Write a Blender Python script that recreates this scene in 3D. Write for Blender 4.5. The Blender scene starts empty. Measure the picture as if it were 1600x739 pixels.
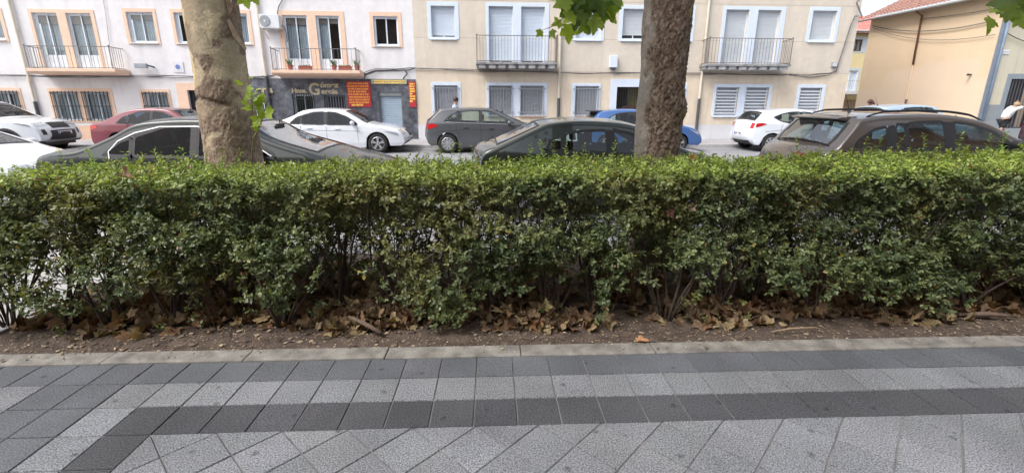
import bpy, bmesh, math, random
import numpy as np
from mathutils import Vector, Matrix
random.seed(7); rng = np.random.default_rng(7)
PI = math.pi
scene = bpy.context.scene
COL = scene.collection

# ---------------------------------------------------------------- camera, light, exposure
cam_d = bpy.data.cameras.new("camera"); cam = bpy.data.objects.new("camera", cam_d); COL.objects.link(cam)
cam.location = (0, 0, 1.5)
cam.rotation_euler = (math.radians(90 - 15.03), math.radians(-0.11), math.radians(-3.35))
cam_d.sensor_width = 36.0; cam_d.lens = 36.0 * 712 / 1600
cam_d.clip_start = 0.05; cam_d.clip_end = 2000
scene.camera = cam
SUN_EL, SUN_ROT = math.radians(52), math.radians(238)
world = bpy.data.worlds.new("World"); scene.world = world; world.use_nodes = True
nt = world.node_tree; bg = nt.nodes["Background"]
sky = nt.nodes.new("ShaderNodeTexSky"); sky.sky_type = 'NISHITA'; sky.sun_disc = False
sky.sun_elevation = SUN_EL; sky.sun_rotation = SUN_ROT
sky.air_density = 1.0; sky.dust_density = 4.0; sky.ozone_density = 1.0
hs = nt.nodes.new("ShaderNodeHueSaturation"); hs.inputs["Saturation"].default_value = 0.42   # thin bright overcast
nt.links.new(sky.outputs[0], hs.inputs["Color"]); nt.links.new(hs.outputs[0], bg.inputs[0]); bg.inputs[1].default_value = 0.15
sd = bpy.data.lights.new("sun", 'SUN'); sun = bpy.data.objects.new("sun", sd); COL.objects.link(sun)
sd.energy = 0.9; sd.angle = math.radians(22); sd.color = (1.0, 0.965, 0.92)
# direction towards the sun (Nishita: rotation 0 = +Y, clockwise seen from above)
sdir = Vector((math.sin(SUN_ROT) * math.cos(SUN_EL), math.cos(SUN_ROT) * math.cos(SUN_EL), math.sin(SUN_EL)))
sun.rotation_euler = sdir.to_track_quat('Z', 'Y').to_euler()
vs = scene.view_settings; vs.view_transform = 'Standard'; vs.look = 'None'; vs.gamma = 1.0; vs.use_curve_mapping = False
vs.exposure = 0.98
cy = scene.cycles
cy.max_bounces = 8; cy.diffuse_bounces = 3; cy.glossy_bounces = 4; cy.transparent_max_bounces = 14; cy.transmission_bounces = 4
cy.use_denoising = True
cy.caustics_reflective = False; cy.caustics_refractive = False

# ---------------------------------------------------------------- materials
MATS = {}
def M(name, c, rough=0.7, var=0.12, nscale=6.0, bump=0.0, bscale=60.0, metal=0.0, coat=0.0, spec=None, speck=0.0, speckscale=400.0, stretch=(1,1,1)):
    if name in MATS: return MATS[name]
    m = bpy.data.materials.new(name); m.use_nodes = True
    n = m.node_tree.nodes; l = m.node_tree.links; b = n["Principled BSDF"]
    b.inputs["Roughness"].default_value = rough; b.inputs["Metallic"].default_value = metal
    b.inputs["Coat Weight"].default_value = coat; b.inputs["Coat Roughness"].default_value = 0.03
    if spec is not None: b.inputs["Specular IOR Level"].default_value = spec
    tc = n.new("ShaderNodeTexCoord"); mp = n.new("ShaderNodeMapping"); mp.inputs["Scale"].default_value = stretch
    l.new(tc.outputs["Object"], mp.inputs[0])
    no = n.new("ShaderNodeTexNoise"); no.inputs["Scale"].default_value = nscale; no.inputs["Detail"].default_value = 6
    l.new(mp.outputs[0], no.inputs["Vector"])
    mr = n.new("ShaderNodeMapRange"); mr.inputs[1].default_value = 0.3; mr.inputs[2].default_value = 0.7
    mr.inputs[3].default_value = 1 - var; mr.inputs[4].default_value = 1 + var
    l.new(no.outputs[0], mr.inputs[0])
    mx = n.new("ShaderNodeVectorMath"); mx.operation = 'SCALE'; mx.inputs[0].default_value = c[:3]
    l.new(mr.outputs[0], mx.inputs["Scale"])
    out = mx.outputs[0]
    if speck:
        n2 = n.new("ShaderNodeTexNoise"); n2.inputs["Scale"].default_value = speckscale; n2.inputs["Detail"].default_value = 2
        l.new(tc.outputs["Object"], n2.inputs["Vector"])
        m2 = n.new("ShaderNodeMapRange"); m2.inputs[1].default_value = 0.35; m2.inputs[2].default_value = 0.65
        m2.inputs[3].default_value = 1 - speck; m2.inputs[4].default_value = 1 + speck
        l.new(n2.outputs[0], m2.inputs[0])
        mm = n.new("ShaderNodeVectorMath"); mm.operation = 'SCALE'; l.new(out, mm.inputs[0]); l.new(m2.outputs[0], mm.inputs["Scale"]); out = mm.outputs[0]
    l.new(out, b.inputs["Base Color"])
    if bump:
        n3 = n.new("ShaderNodeTexNoise"); n3.inputs["Scale"].default_value = bscale; n3.inputs["Detail"].default_value = 5
        l.new(mp.outputs[0], n3.inputs["Vector"])
        bp = n.new("ShaderNodeBump"); bp.inputs["Strength"].default_value = min(1, bump); bp.inputs["Distance"].default_value = 0.01
        l.new(n3.outputs[0], bp.inputs["Height"]); l.new(bp.outputs[0], b.inputs["Normal"])
    MATS[name] = m; return m

def glass_mat(name, tint, rough=0.02, amount=1.0):
    m = bpy.data.materials.new(name); m.use_nodes = True; n = m.node_tree.nodes; l = m.node_tree.links
    n.remove(n["Principled BSDF"]); out = n["Material Output"]
    tr = n.new("ShaderNodeBsdfTransparent"); tr.inputs[0].default_value = (*tint, 1)
    gl = n.new("ShaderNodeBsdfGlossy"); gl.inputs["Roughness"].default_value = rough
    ge = n.new("ShaderNodeNewGeometry"); dt = n.new("ShaderNodeVectorMath"); dt.operation = 'DOT_PRODUCT'; l.new(ge.outputs["Normal"], dt.inputs[0]); l.new(ge.outputs["Incoming"], dt.inputs[1])
    def ma_(op, a, v=None, v2=None):
        q = n.new("ShaderNodeMath"); q.operation = op; l.new(a, q.inputs[0])
        if v is not None: q.inputs[1].default_value = v
        if v2 is not None: q.inputs[2].default_value = v2
        return q
    ab = ma_('ABSOLUTE', dt.outputs["Value"]); iv = n.new("ShaderNodeMath"); iv.operation = 'SUBTRACT'; iv.inputs[0].default_value = 1.0; l.new(ab.outputs[0], iv.inputs[1])
    pw = ma_('POWER', iv.outputs[0], 4.0); ma = ma_('MULTIPLY_ADD', pw.outputs[0], .88, .09 * amount); ma.use_clamp = True
    mi = n.new("ShaderNodeMixShader"); l.new(ma.outputs[0], mi.inputs[0]); l.new(tr.outputs[0], mi.inputs[1]); l.new(gl.outputs[0], mi.inputs[2])
    l.new(mi.outputs[0], out.inputs[0]); return m

def attr_mat(name, rough=0.6, trans=0.0, var=0.1, nscale=30, bump=0.0, bscale=80, spec=0.5, bstretch=(1,1,1)):
    m = bpy.data.materials.new(name); m.use_nodes = True; n = m.node_tree.nodes; l = m.node_tree.links; b = n["Principled BSDF"]
    at = n.new("ShaderNodeAttribute"); at.attribute_name = "Col"
    b.inputs["Roughness"].default_value = rough; b.inputs["Specular IOR Level"].default_value = spec
    tc = n.new("ShaderNodeTexCoord")
    no = n.new("ShaderNodeTexNoise"); no.inputs["Scale"].default_value = nscale; no.inputs["Detail"].default_value = 5
    l.new(tc.outputs["Object"], no.inputs["Vector"])
    mr = n.new("ShaderNodeMapRange"); mr.inputs[1].default_value = .3; mr.inputs[2].default_value = .7; mr.inputs[3].default_value = 1 - var; mr.inputs[4].default_value = 1 + var
    l.new(no.outputs[0], mr.inputs[0])
    sc = n.new("ShaderNodeVectorMath"); sc.operation = 'SCALE'; l.new(at.outputs["Color"], sc.inputs[0]); l.new(mr.outputs[0], sc.inputs["Scale"])
    l.new(sc.outputs[0], b.inputs["Base Color"])
    if bump:
        mp = n.new("ShaderNodeMapping"); mp.inputs["Scale"].default_value = bstretch; l.new(tc.outputs["Object"], mp.inputs[0])
        n3 = n.new("ShaderNodeTexNoise"); n3.inputs["Scale"].default_value = bscale; n3.inputs["Detail"].default_value = 6
        l.new(mp.outputs[0], n3.inputs["Vector"]); bp = n.new("ShaderNodeBump"); bp.inputs["Strength"].default_value = bump; bp.inputs["Distance"].default_value = 0.01
        l.new(n3.outputs[0], bp.inputs["Height"]); l.new(bp.outputs[0], b.inputs["Normal"])
    if trans:
        t = n.new("ShaderNodeBsdfTranslucent"); s2 = n.new("ShaderNodeVectorMath"); s2.operation = 'MULTIPLY'; s2.inputs[1].default_value = (1.5, 1.45, 0.6)
        l.new(sc.outputs[0], s2.inputs[0]); l.new(s2.outputs[0], t.inputs[0])
        mi = n.new("ShaderNodeMixShader"); mi.inputs[0].default_value = trans
        l.new(b.outputs[0], mi.inputs[1]); l.new(t.outputs[0], mi.inputs[2]); l.new(mi.outputs[0], n["Material Output"].inputs[0])
    return m

# ---------------------------------------------------------------- mesh helpers
class MB:
    def __init__(s): s.v = []; s.f = []; s.fm = []
    def add(s, vs, fs, mi=0):
        o = len(s.v); s.v += [tuple(v) for v in vs]; s.f += [tuple(i + o for i in f) for f in fs]; s.fm += [mi] * len(fs)
    def box(s, x0, x1, y0, y1, z0, z1, mi=0):
        s.add([(x0,y0,z0),(x1,y0,z0),(x1,y1,z0),(x0,y1,z0),(x0,y0,z1),(x1,y0,z1),(x1,y1,z1),(x0,y1,z1)],
              [(0,3,2,1),(4,5,6,7),(0,1,5,4),(1,2,6,5),(2,3,7,6),(3,0,4,7)], mi)
    def tube(s, pts, rad, n=8, cap=True, mi=0):
        pts = [Vector(p) for p in pts]; r = rad if hasattr(rad, '__len__') else [rad] * len(pts)
        rings = []; prev = None
        for i, p in enumerate(pts):
            d = (pts[min(i+1, len(pts)-1)] - pts[max(i-1, 0)]).normalized()
            if prev is None:
                a = Vector((0,0,1)) if abs(d.z) < .9 else Vector((1,0,0)); u = d.cross(a).normalized()
            else:
                u = (prev - d * prev.dot(d)); u = u.normalized() if u.length > 1e-6 else d.orthogonal().normalized()
            prev = u; w = d.cross(u)
            rings.append([p + (u * math.cos(2*PI*k/n) + w * math.sin(2*PI*k/n)) * r[i] for k in range(n)])
        o = [v for rg in rings for v in rg]; fs = []
        for i in range(len(pts)-1):
            for k in range(n): fs.append((i*n+k, i*n+(k+1) % n, (i+1)*n+(k+1) % n, (i+1)*n+k))
        if cap: fs.append(tuple(range(n-1, -1, -1))); fs.append(tuple((len(pts)-1)*n + k for k in range(n)))
        s.add(o, fs, mi)
    def prism(s, poly, axis, a0, a1, mi=0):
        # poly in the two other axes; axis in 'xyz'
        def P(u, v, a): return {'x': (a, u, v), 'y': (u, a, v), 'z': (u, v, a)}[axis]
        n = len(poly); vs = [P(u, v, a0) for u, v in poly] + [P(u, v, a1) for u, v in poly]
        fs = [tuple(range(n)), tuple(range(2*n-1, n-1, -1))] + [(i, i+n, (i+1) % n + n, (i+1) % n) for i in range(n)]
        s.add(vs, fs, mi)
    def lathe(s, prof, c, axis='z', n=24, mi=0):
        vs = []; m = len(prof)
        for k in range(n):
            a = 2*PI*k/n
            for r, h in prof:
                if axis == 'z': vs.append((c[0] + r*math.cos(a), c[1] + r*math.sin(a), c[2] + h))
                else: vs.append((c[0] + r*math.cos(a), c[1] + h, c[2] + r*math.sin(a)))
        fs = [(k*m+j, k*m+j+1, ((k+1) % n)*m+j+1, ((k+1) % n)*m+j) for k in range(n) for j in range(m-1)]
        s.add(vs, fs, mi)
    def build(s, name, mat, parent=None, smooth=False, bevel=0.0, fix=True):
        me = bpy.data.meshes.new(name); me.from_pydata(s.v, [], s.f)
        mats = mat if isinstance(mat, (list, tuple)) else [mat]
        for m in mats: me.materials.append(m)
        if len(mats) > 1: me.polygons.foreach_set("material_index", s.fm)
        if fix:
            bm = bmesh.new(); bm.from_mesh(me); bmesh.ops.recalc_face_normals(bm, faces=bm.faces); bm.to_mesh(me); bm.free()
        if smooth: me.polygons.foreach_set("use_smooth", [True] * len(me.polygons))
        me.update(); o = bpy.data.objects.new(name, me); COL.objects.link(o)
        if parent is not None: o.parent = parent
        if bevel:
            b = o.modifiers.new("bevel", 'BEVEL'); b.width = bevel; b.segments = 2; b.limit_method = 'ANGLE'
        return o

def np_mesh(name, verts, faces, mat, parent=None, col=None, smooth=False):
    """verts (N,3); faces (F,k) all of one size"""
    me = bpy.data.meshes.new(name); nv, (nf, k) = len(verts), faces.shape
    me.vertices.add(nv); me.vertices.foreach_set("co", np.ascontiguousarray(verts, dtype=np.float32).ravel())
    me.loops.add(nf * k); me.loops.foreach_set("vertex_index", faces.ravel().astype(np.int32))
    me.polygons.add(nf); me.polygons.foreach_set("loop_start", np.arange(0, nf * k, k, dtype=np.int32))
    if smooth: me.polygons.foreach_set("use_smooth", np.ones(nf, dtype=bool))
    me.materials.append(mat); me.update(calc_edges=True)
    if col is not None:
        a = me.color_attributes.new("Col", 'FLOAT_COLOR', 'POINT')
        a.data.foreach_set("color", np.concatenate([col, np.ones((nv, 1))], 1).astype(np.float32).ravel())
    o = bpy.data.objects.new(name, me); COL.objects.link(o)
    if parent is not None: o.parent = parent
    return o

def empty(name, loc=(0,0,0), rz=0):
    o = bpy.data.objects.new(name, None); COL.objects.link(o); o.location = loc; o.rotation_euler = (0, 0, rz); o.empty_display_size = .2; return o
def tag(o, label=None, cat=None, group=None, kind=None):
    if label: o["label"] = label
    if cat: o["category"] = cat
    if group: o["group"] = group
    if kind: o["kind"] = kind
    return o
def struct(o): o["kind"] = "structure"; return o

def hash3(i, j, k, s=0):
    h = (i.astype(np.int64) * 374761393 + j.astype(np.int64) * 668265263 + k.astype(np.int64) * 2147483647 + s * 974711) & 0xffffffff
    h = ((h ^ (h >> 13)) * 1274126177) & 0xffffffff
    return ((h ^ (h >> 16)) & 0xffffff) / float(0xffffff)
def vnoise(p, s=0):
    p = np.asarray(p, float); i = np.floor(p).astype(np.int64); f = p - i; f = f * f * (3 - 2 * f); r = 0
    for a in (0, 1):
        for b in (0, 1):
            for c in (0, 1):
                w = (f[:, 0] if a else 1 - f[:, 0]) * (f[:, 1] if b else 1 - f[:, 1]) * (f[:, 2] if c else 1 - f[:, 2])
                r = r + w * hash3(i[:, 0] + a, i[:, 1] + b, i[:, 2] + c, s)
    return r
def fbm(p, o=4, s=0):
    p = np.asarray(p, float); t = 0; a = .5; q = 0
    for k in range(o): t = t + a * vnoise(p * 2 ** k, s + k); q += a; a *= .5
    return t / q
def cells(p, s=0):
    """worley: distance to nearest, to second, id of the nearest"""
    p = np.asarray(p, float); i = np.floor(p).astype(np.int64); n = len(p)
    d1 = np.full(n, 9.); d2 = np.full(n, 9.); idd = np.zeros(n)
    for a in (-1, 0, 1):
        for b in (-1, 0, 1):
            for c in (-1, 0, 1):
                ii, jj, kk = i[:, 0] + a, i[:, 1] + b, i[:, 2] + c
                q = np.stack([ii + hash3(ii, jj, kk, s), jj + hash3(ii, jj, kk, s + 1), kk + hash3(ii, jj, kk, s + 2)], 1)
                d = np.linalg.norm(q - p, axis=1); h = hash3(ii, jj, kk, s + 3)
                nb = d < d1; d2 = np.where(nb, d1, np.minimum(d2, d)); idd = np.where(nb, h, idd); d1 = np.where(nb, d, d1)
    return d1, d2, idd
def norm(a): return a / np.maximum(np.linalg.norm(a, axis=-1, keepdims=True), 1e-9)
def smooth01(x): x = np.clip(x, 0, 1); return x * x * (3 - 2 * x)

# ---------------------------------------------------------------- ground
A = math.radians(-1.0)                                   # the paving runs a touch off the street's direction
def rotA(x, y): return (x * math.cos(A) - y * math.sin(A), x * math.sin(A) + y * math.cos(A))
def zroad(y): return -0.08 + 0.0281 * (y - 6.4)

asphalt = M("asphalt", (.26,.26,.275), .85, .16, 1.4, .35, 120, speck=.25, speckscale=260)
concrete = M("concrete_kerb", (.235,.222,.20), .88, .38, 9, .6, 90, speck=.22, speckscale=300)
farpave = M("far_paving", (.38,.37,.38), .85, .12, 1.5, .2, 50, speck=.1, speckscale=90)
b = MB(); b.add([(-300,-300,-.4),(300,-300,-.4),(300,300,-.4),(-300,300,-.4)], [(0,1,2,3)]); struct(b.build("ground", asphalt))
# road as one sloping sheet from kerb to kerb
b = MB(); b.add([(-150,6.42,zroad(6.42)),(150,6.42,zroad(6.42)),(150,17.75,zroad(17.75)),(-150,17.75,zroad(17.75))], [(0,1,2,3)])
struct(b.build("road", asphalt))
b = MB(); b.add([(16.6,17.75,zroad(17.75)),(22.3,17.75,zroad(17.75)),(22.3,70,.5),(16.6,70,.5)], [(0,1,2,3)])
struct(b.build("side_street", asphalt))
# far kerb and pavement
def farkerb(x0, x1):
    m = MB(); x = x0
    while x < x1:
        e = min(x + 1.0, x1); m.prism([(17.75, -.3), (17.9, -.3), (17.9, .365), (17.765, .36)], 'x', x, e - .006); x = e
    return m
struct(farkerb(-60, 16.4).build("far_kerb", M("granite_kerb", (.42,.41,.41), .8, .14, 4, .2, 80, speck=.12, speckscale=200), bevel=.01))
struct(farkerb(22.5, 60).build("far_kerb", MATS["granite_kerb"], bevel=.01))
for x0, x1 in ((-60, 16.4), (22.5, 60)):
    b = MB(); b.add([(x0,17.9,.36),(x1,17.9,.36),(x1,20.75,.44),(x0,20.75,.44),(x0,17.9,-.3),(x1,17.9,-.3)], [(0,1,2,3),(0,4,5,1)]); struct(b.build("far_pavement", farpave))
b = MB(); b.add([(16.2,20.75,.44),(16.6,20.75,.44),(16.6,60,.5),(16.2,60,.5)], [(0,1,2,3)]); struct(b.build("far_pavement", farpave))

# near pavement strip behind the planter, near kerb on the road side
palepave = M("pale_paving", (.44,.43,.42), .85, .10, 2.5, .2, 60, speck=.12, speckscale=200)
b = MB()
for (x0, x1, y0, y1) in ((-60, 60, 4.96, 6.27), (-60, -3.52, 2.83, 4.96)):
    for i in np.arange(x0, x1, .6) if x0 < -50 and x1 > 50 else [x0]:
        pass
b.add([(-60,4.96,0),(60,4.96,0),(60,6.27,0),(-60,6.27,0)], [(0,1,2,3)])
b.add([(-60,2.9,0),(-3.52,2.9,0),(-3.52,4.96,0),(-60,4.96,0)], [(0,1,2,3)])
def brick_joint(mat, sx, sy, dark=.6):
    n = mat.node_tree.nodes; l = mat.node_tree.links; bs = n["Principled BSDF"]
    src = bs.inputs["Base Color"].links[0].from_socket
    tc = n.new("ShaderNodeTexCoord"); br = n.new("ShaderNodeTexBrick"); br.offset = 0.0
    br.inputs["Scale"].default_value = 1; br.inputs["Brick Width"].default_value = sx; br.inputs["Row Height"].default_value = sy
    br.inputs["Mortar Size"].default_value = .006; br.inputs["Color1"].default_value = (1,1,1,1); br.inputs["Color2"].default_value = (.9,.9,.9,1); br.inputs["Mortar"].default_value = (dark,dark,dark,1)
    l.new(tc.outputs["Object"], br.inputs["Vector"])
    mu = n.new("ShaderNodeMix"); mu.data_type = 'RGBA'; mu.blend_type = 'MULTIPLY'; mu.inputs[0].default_value = 1
    l.new(src, mu.inputs[6]); l.new(br.outputs[0], mu.inputs[7]); l.new(mu.outputs[2], bs.inputs["Base Color"])
brick_joint(palepave, .4, .4); brick_joint(farpave, .4, .4, .75)
struct(b.build("roadside_pavement", palepave))
b = MB(); x = -60
while x < 60: b.prism([(6.27, -.4), (6.42, -.4), (6.41, .0), (6.27, .004)], 'x', x, x + .994); x += 1
struct(b.build("roadside_kerb", MATS["granite_kerb"], bevel=.01))

# paving slabs of the foreground: real slabs on a mortar bed
T = .2225
def slab_kind(cx, cy):
    u = abs(cx + 2.335)
    row = int(math.floor((2.62 - cy) / T + 1e-6))
    if row == 0: return 'blue'
    if u < T: return 'blue'
    if row == 1: return 'light' if True else ''
    if u < 2*T: return 'light'
    if row == 2: return 'dark'
    if u < 3*T: return 'dark'
    return None
def tilemat(name, c, sp, sc, rough=.82):
    m = M(name, c, rough, .10, 3.0, .45, 330, speck=sp, speckscale=sc)
    n = m.node_tree.nodes; l = m.node_tree.links; bs = n["Principled BSDF"]; src = bs.inputs["Base Color"].links[0].from_socket
    at = n.new("ShaderNodeAttribute"); at.attribute_name = "Col"
    sc_ = n.new("ShaderNodeVectorMath"); sc_.operation = 'MULTIPLY'; l.new(src, sc_.inputs[0]); l.new(at.outputs["Color"], sc_.inputs[1])
    # worn chewing gum and drips, dark spots with a shape of their own
    tc = n.new("ShaderNodeTexCoord"); vo = n.new("ShaderNodeTexVoronoi"); vo.voronoi_dimensions = '2D'; vo.inputs["Scale"].default_value = 2.6; vo.inputs["Randomness"].default_value = 1
    wn = n.new("ShaderNodeTexNoise"); wn.inputs["Scale"].default_value = 22; l.new(tc.outputs["Object"], wn.inputs["Vector"])
    ad = n.new("ShaderNodeMix"); ad.data_type = 'VECTOR'; ad.inputs[0].default_value = .03
    l.new(tc.outputs["Object"], ad.inputs[4]); l.new(wn.outputs["Color"], ad.inputs[5]); l.new(ad.outputs[1], vo.inputs["Vector"])
    mr = n.new("ShaderNodeMapRange"); mr.inputs[1].default_value = .018; mr.inputs[2].default_value = .05; mr.inputs[3].default_value = .50; mr.inputs[4].default_value = 1
    l.new(vo.outputs["Distance"], mr.inputs[0])
    big = n.new("ShaderNodeTexNoise"); big.inputs["Scale"].default_value = 1.1; big.inputs["Detail"].default_value = 5; l.new(tc.outputs["Object"], big.inputs["Vector"])
    mb = n.new("ShaderNodeMapRange"); mb.inputs[1].default_value = .35; mb.inputs[2].default_value = .65; mb.inputs[3].default_value = .78; mb.inputs[4].default_value = 1.12; l.new(big.outputs[0], mb.inputs[0])
    pm = n.new("ShaderNodeMath"); pm.operation = 'MULTIPLY'; l.new(mr.outputs[0], pm.inputs[0]); l.new(mb.outputs[0], pm.inputs[1])
    s3 = n.new("ShaderNodeVectorMath"); s3.operation = 'SCALE'; l.new(sc_.outputs[0], s3.inputs[0]); l.new(pm.outputs[0], s3.inputs["Scale"])
    l.new(s3.outputs[0], bs.inputs["Base Color"]); return m
TM = {'light': tilemat("light_slab", (.212,.218,.232), .60, 150), 'dark': tilemat("dark_slab", (.074,.075,.082), .62, 150), 'blue': tilemat("slate_slab", (.118,.124,.138), .5, 150)}
def clip_poly(poly, a, b_, c):                           # keep a*x+b*y<=c
    out = []
    for i in range(len(poly)):
        p, q = poly[i], poly[(i+1) % len(poly)]; dp = a*p[0]+b_*p[1]-c; dq = a*q[0]+b_*q[1]-c
        if dp <= 0: out.append(p)
        if dp * dq < 0: t = dp/(dp-dq); out.append((p[0]+(q[0]-p[0])*t, p[1]+(q[1]-p[1])*t))
    return out
polys = []
X0, X1, Y0 = -9.2, 10.5, -2.6
nx0 = int((X0 + 2.335)/T) - 1; nx1 = int((X1 + 2.335)/T)
for i in range(nx0, nx1):
    for r in range(0, 24):
        cx = -2.335 + (i + .5)*T; cyy = 2.62 - (r + .5)*T; k = slab_kind(cx, cyy)
        if k: polys.append((k, [(cx-T/2, cyy-T/2), (cx+T/2, cyy-T/2), (cx+T/2, cyy+T/2), (cx-T/2, cyy+T/2)]))
hd = T * math.sqrt(2) / 2; ytop = 2.62 - 3*T; xl, xr = -2.335 + 3*T, -2.335 - 3*T
for i in range(-34, 40):
    for j in range(0, 34):
        for off in (0, 1):
            cx = .06 + hd*(2*i + off); cyy = ytop - hd*(2*j + off)
            po = [(cx-hd, cyy), (cx, cyy-hd), (cx+hd, cyy), (cx, cyy+hd)]
            if cx < X0 or cx > X1 or cyy < Y0: continue
            po = clip_poly(po, 0, 1, ytop)
            if cx > -2.335: po = clip_poly(po, -1, 0, -xl)
            else: po = clip_poly(po, 1, 0, xr)
            if len(po) >= 3: polys.append(('light', po))
bm = bmesh.new(); cl = bm.verts.layers.float_color.new("Col")
kinds = ['light', 'dark', 'blue']; rr = random.Random(3)
for k, po in polys:
    ar = 0.5 * abs(sum(po[i][0]*po[(i+1) % len(po)][1] - po[(i+1) % len(po)][0]*po[i][1] for i in range(len(po))))
    if ar < .0006: continue
    mx_ = sum(p[0] for p in po)/len(po); my_ = sum(p[1] for p in po)/len(po)
    g = .0036
    ins = []
    n = len(po)
    for i in range(n):                                   # inset by moving towards the centre
        dx, dy = mx_-po[i][0], my_-po[i][1]; L_ = math.hypot(dx, dy) or 1
        ins.append((po[i][0]+dx/L_*g*1.4, po[i][1]+dy/L_*g*1.4))
    dz = rr.uniform(-.0012, .0012); t = rr.uniform(.90, 1.08); tint = (t*rr.uniform(.985, 1.015), t, t*rr.uniform(.985, 1.015), 1)
    top, mid, bot = [], [], []
    for (x, y) in ins:
        dx, dy = mx_-x, my_-y; L_ = math.hypot(dx, dy) or 1
        a = rotA(x+dx/L_*.003, y+dy/L_*.003); c = rotA(x, y)
        top.append(bm.verts.new((a[0], a[1], dz))); mid.append(bm.verts.new((c[0], c[1], dz-.0025))); bot.append(bm.verts.new((c[0], c[1], -.02)))
    for v in top + mid + bot: v[cl] = tint
    f = bm.faces.new(top); f.material_index = kinds.index(k)
    for i in range(n):
        j = (i+1) % n
        for lo, hi in ((mid, top), (bot, mid)):
            f = bm.faces.new((lo[i], lo[j], hi[j], hi[i])); f.material_index = kinds.index(k)
bmesh.ops.recalc_face_normals(bm, faces=bm.faces)
me = bpy.data.meshes.new("pavement"); bm.to_mesh(me); bm.free()
for k in kinds: me.materials.append(TM[k])
o = bpy.data.objects.new("pavement", me); COL.objects.link(o); struct(o)
def strip(name, pts, mat):
    m = MB(); m.add([(*rotA(x, y), z) for x, y, z in pts], [tuple(range(len(pts)))]); return m.build(name, mat)
struct(strip("paving_joint_bed", [(-60,-60,-.0068),(60,-60,-.0068),(60,2.62,-.0068),(-60,2.62,-.0068)], M("joint_mortar", (.20,.195,.19), .95, .35, 7, .3, 90)))
b = MB(); yj = 2.62                                       # the deep movement joint filled with dark mastic
b.add([(*rotA(-2.3415, yj), -.0025), (*rotA(-2.3285, yj), -.0025), (*rotA(-2.3285, -2.5), -.0025), (*rotA(-2.3415, -2.5), -.0025)], [(0,1,2,3)])
struct(b.build("expansion_joint", M("black_mastic", (.015,.015,.017), .6, .2)))
far_tiles = M("far_slabs", (.30,.305,.32), .85, .12, 3, .3, 200, speck=.2, speckscale=200); brick_joint(far_tiles, T, T)
for pts in ([(-60,-60,-.002),(60,-60,-.002),(60,-2.75,-.002),(-60,-2.75,-.002)], [(-60,-2.75,-.002),(-9.5,-2.75,-.002),(-9.5,2.62,-.002),(-60,2.62,-.002)], [(10.7,-2.75,-.002),(60,-2.75,-.002),(60,2.62,-.002),(10.7,2.62,-.002)]):
    struct(strip("pavement_beyond", pts, far_tiles))
# planter kerb: concrete lengths laid end to end
b = MB(); edges = [-12.2, -11.3, -10.4, -9.5, -8.6, -7.7, -6.8, -5.9, -5.0, -4.2, -3.3, -2.45, -1.58, -.70, .17, 1.05, 1.92, 2.8, 3.67, 4.55, 5.42, 6.3, 7.2, 8.1, 9.0, 10.0]
for i in range(len(edges)-1):
    x0, x1 = edges[i] + .002, edges[i+1] - .002; z = .006 + rr.uniform(-.002, .002)
    vs_ = [(*rotA(x, y), zz) for x, y, zz in [(x0,2.624,-.1),(x1,2.624,-.1),(x1,2.765,-.1),(x0,2.765,-.1),(x0,2.624,z),(x1,2.624,z),(x1,2.765,z),(x0,2.765,z)]]
    b.add(vs_, [(0,3,2,1),(4,5,6,7),(0,1,5,4),(1,2,6,5),(2,3,7,6),(3,0,4,7)])
struct(b.build("planter_kerb", concrete, bevel=.006))
b = MB(); b.box(-3.52, -3.45, 2.78, 4.96, -.1, .004); b.box(-3.45, 40, 4.89, 4.957, -.1, .004)
struct(b.build("planter_kerb", MATS["granite_kerb"], bevel=.005))

# soil of the planter
nx, ny = 620, 150
gx = np.linspace(-3.46, 9.5, nx); gy = np.linspace(2.66, 4.9, ny); GX, GY = np.meshgrid(gx, gy, indexing='ij')
def soil_z(x, y):
    x = np.asarray(x, float); y = np.asarray(y, float); sh = x.shape; x = x.ravel(); y = y.ravel()
    p = np.stack([x*3, y*3, x*0], 1); q = np.stack([x*22, y*22, x*0 + 5], 1)
    z = -.018 + .035*(fbm(p, 3, 11)-.4) * smooth01((y-2.85+.0175*x)/.5) + .014*(fbm(q, 3, 17)-.5) + .03*smooth01((y-3.0)/.8)
    return z.reshape(sh)
GZ = soil_z(GX, GY)
idx = np.arange(nx*ny).reshape(nx, ny)
fc = np.stack([idx[:-1,:-1], idx[1:,:-1], idx[1:,1:], idx[:-1,1:]], -1).reshape(-1, 4)
soilm = M("soil", (.100,.073,.056), .97, .45, 9, 1, 120, speck=.5, speckscale=220)
struct(np_mesh("soil", np.stack([GX, GY, GZ], -1).reshape(-1, 3), fc, soilm, smooth=True))

# ---------------------------------------------------------------- buildings
FY = 20.5                                                # street front
white_w = M("white_render", (.76,.745,.755), .9, .06, 2.2, .12, 40, stretch=(1,1,.22), speck=.03, speckscale=5)
white_w2 = M("white_render_low", (.74,.715,.715), .9, .08, 1.6, .12, 40)
beige_w = M("beige_render", (.66,.59,.50), .9, .06, 2.2, .12, 40, stretch=(1,1,.22), speck=.03, speckscale=5)
beige_lo = M("peach_render", (.70,.60,.475), .9, .06, 2.2, .12, 40, stretch=(1,1,.22), speck=.03, speckscale=5)
peach = M("peach_paint", (.80,.575,.43), .8, .05, 4)
bluewhite = M("pale_blue_trim", (.66,.74,.86), .75, .04, 4)
alu = M("white_aluminium", (.74,.80,.86), .4, .04, 8)
shutter_m = M("blind_slats", (.62,.70,.80), .6, .03, 4)
greyblind = M("grey_blind", (.33,.35,.39), .7, .06, 6)
iron = M("black_iron", (.03,.03,.035), .55, .2, 20)
greyiron = M("grey_painted_iron", (.30,.32,.36), .55, .1, 20)
curtain_m = M("net_curtain", (.58,.63,.68), .95, .10, 5)
dark_in = M("dark_room", (.035,.037,.042), .9, .2, 3)
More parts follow.
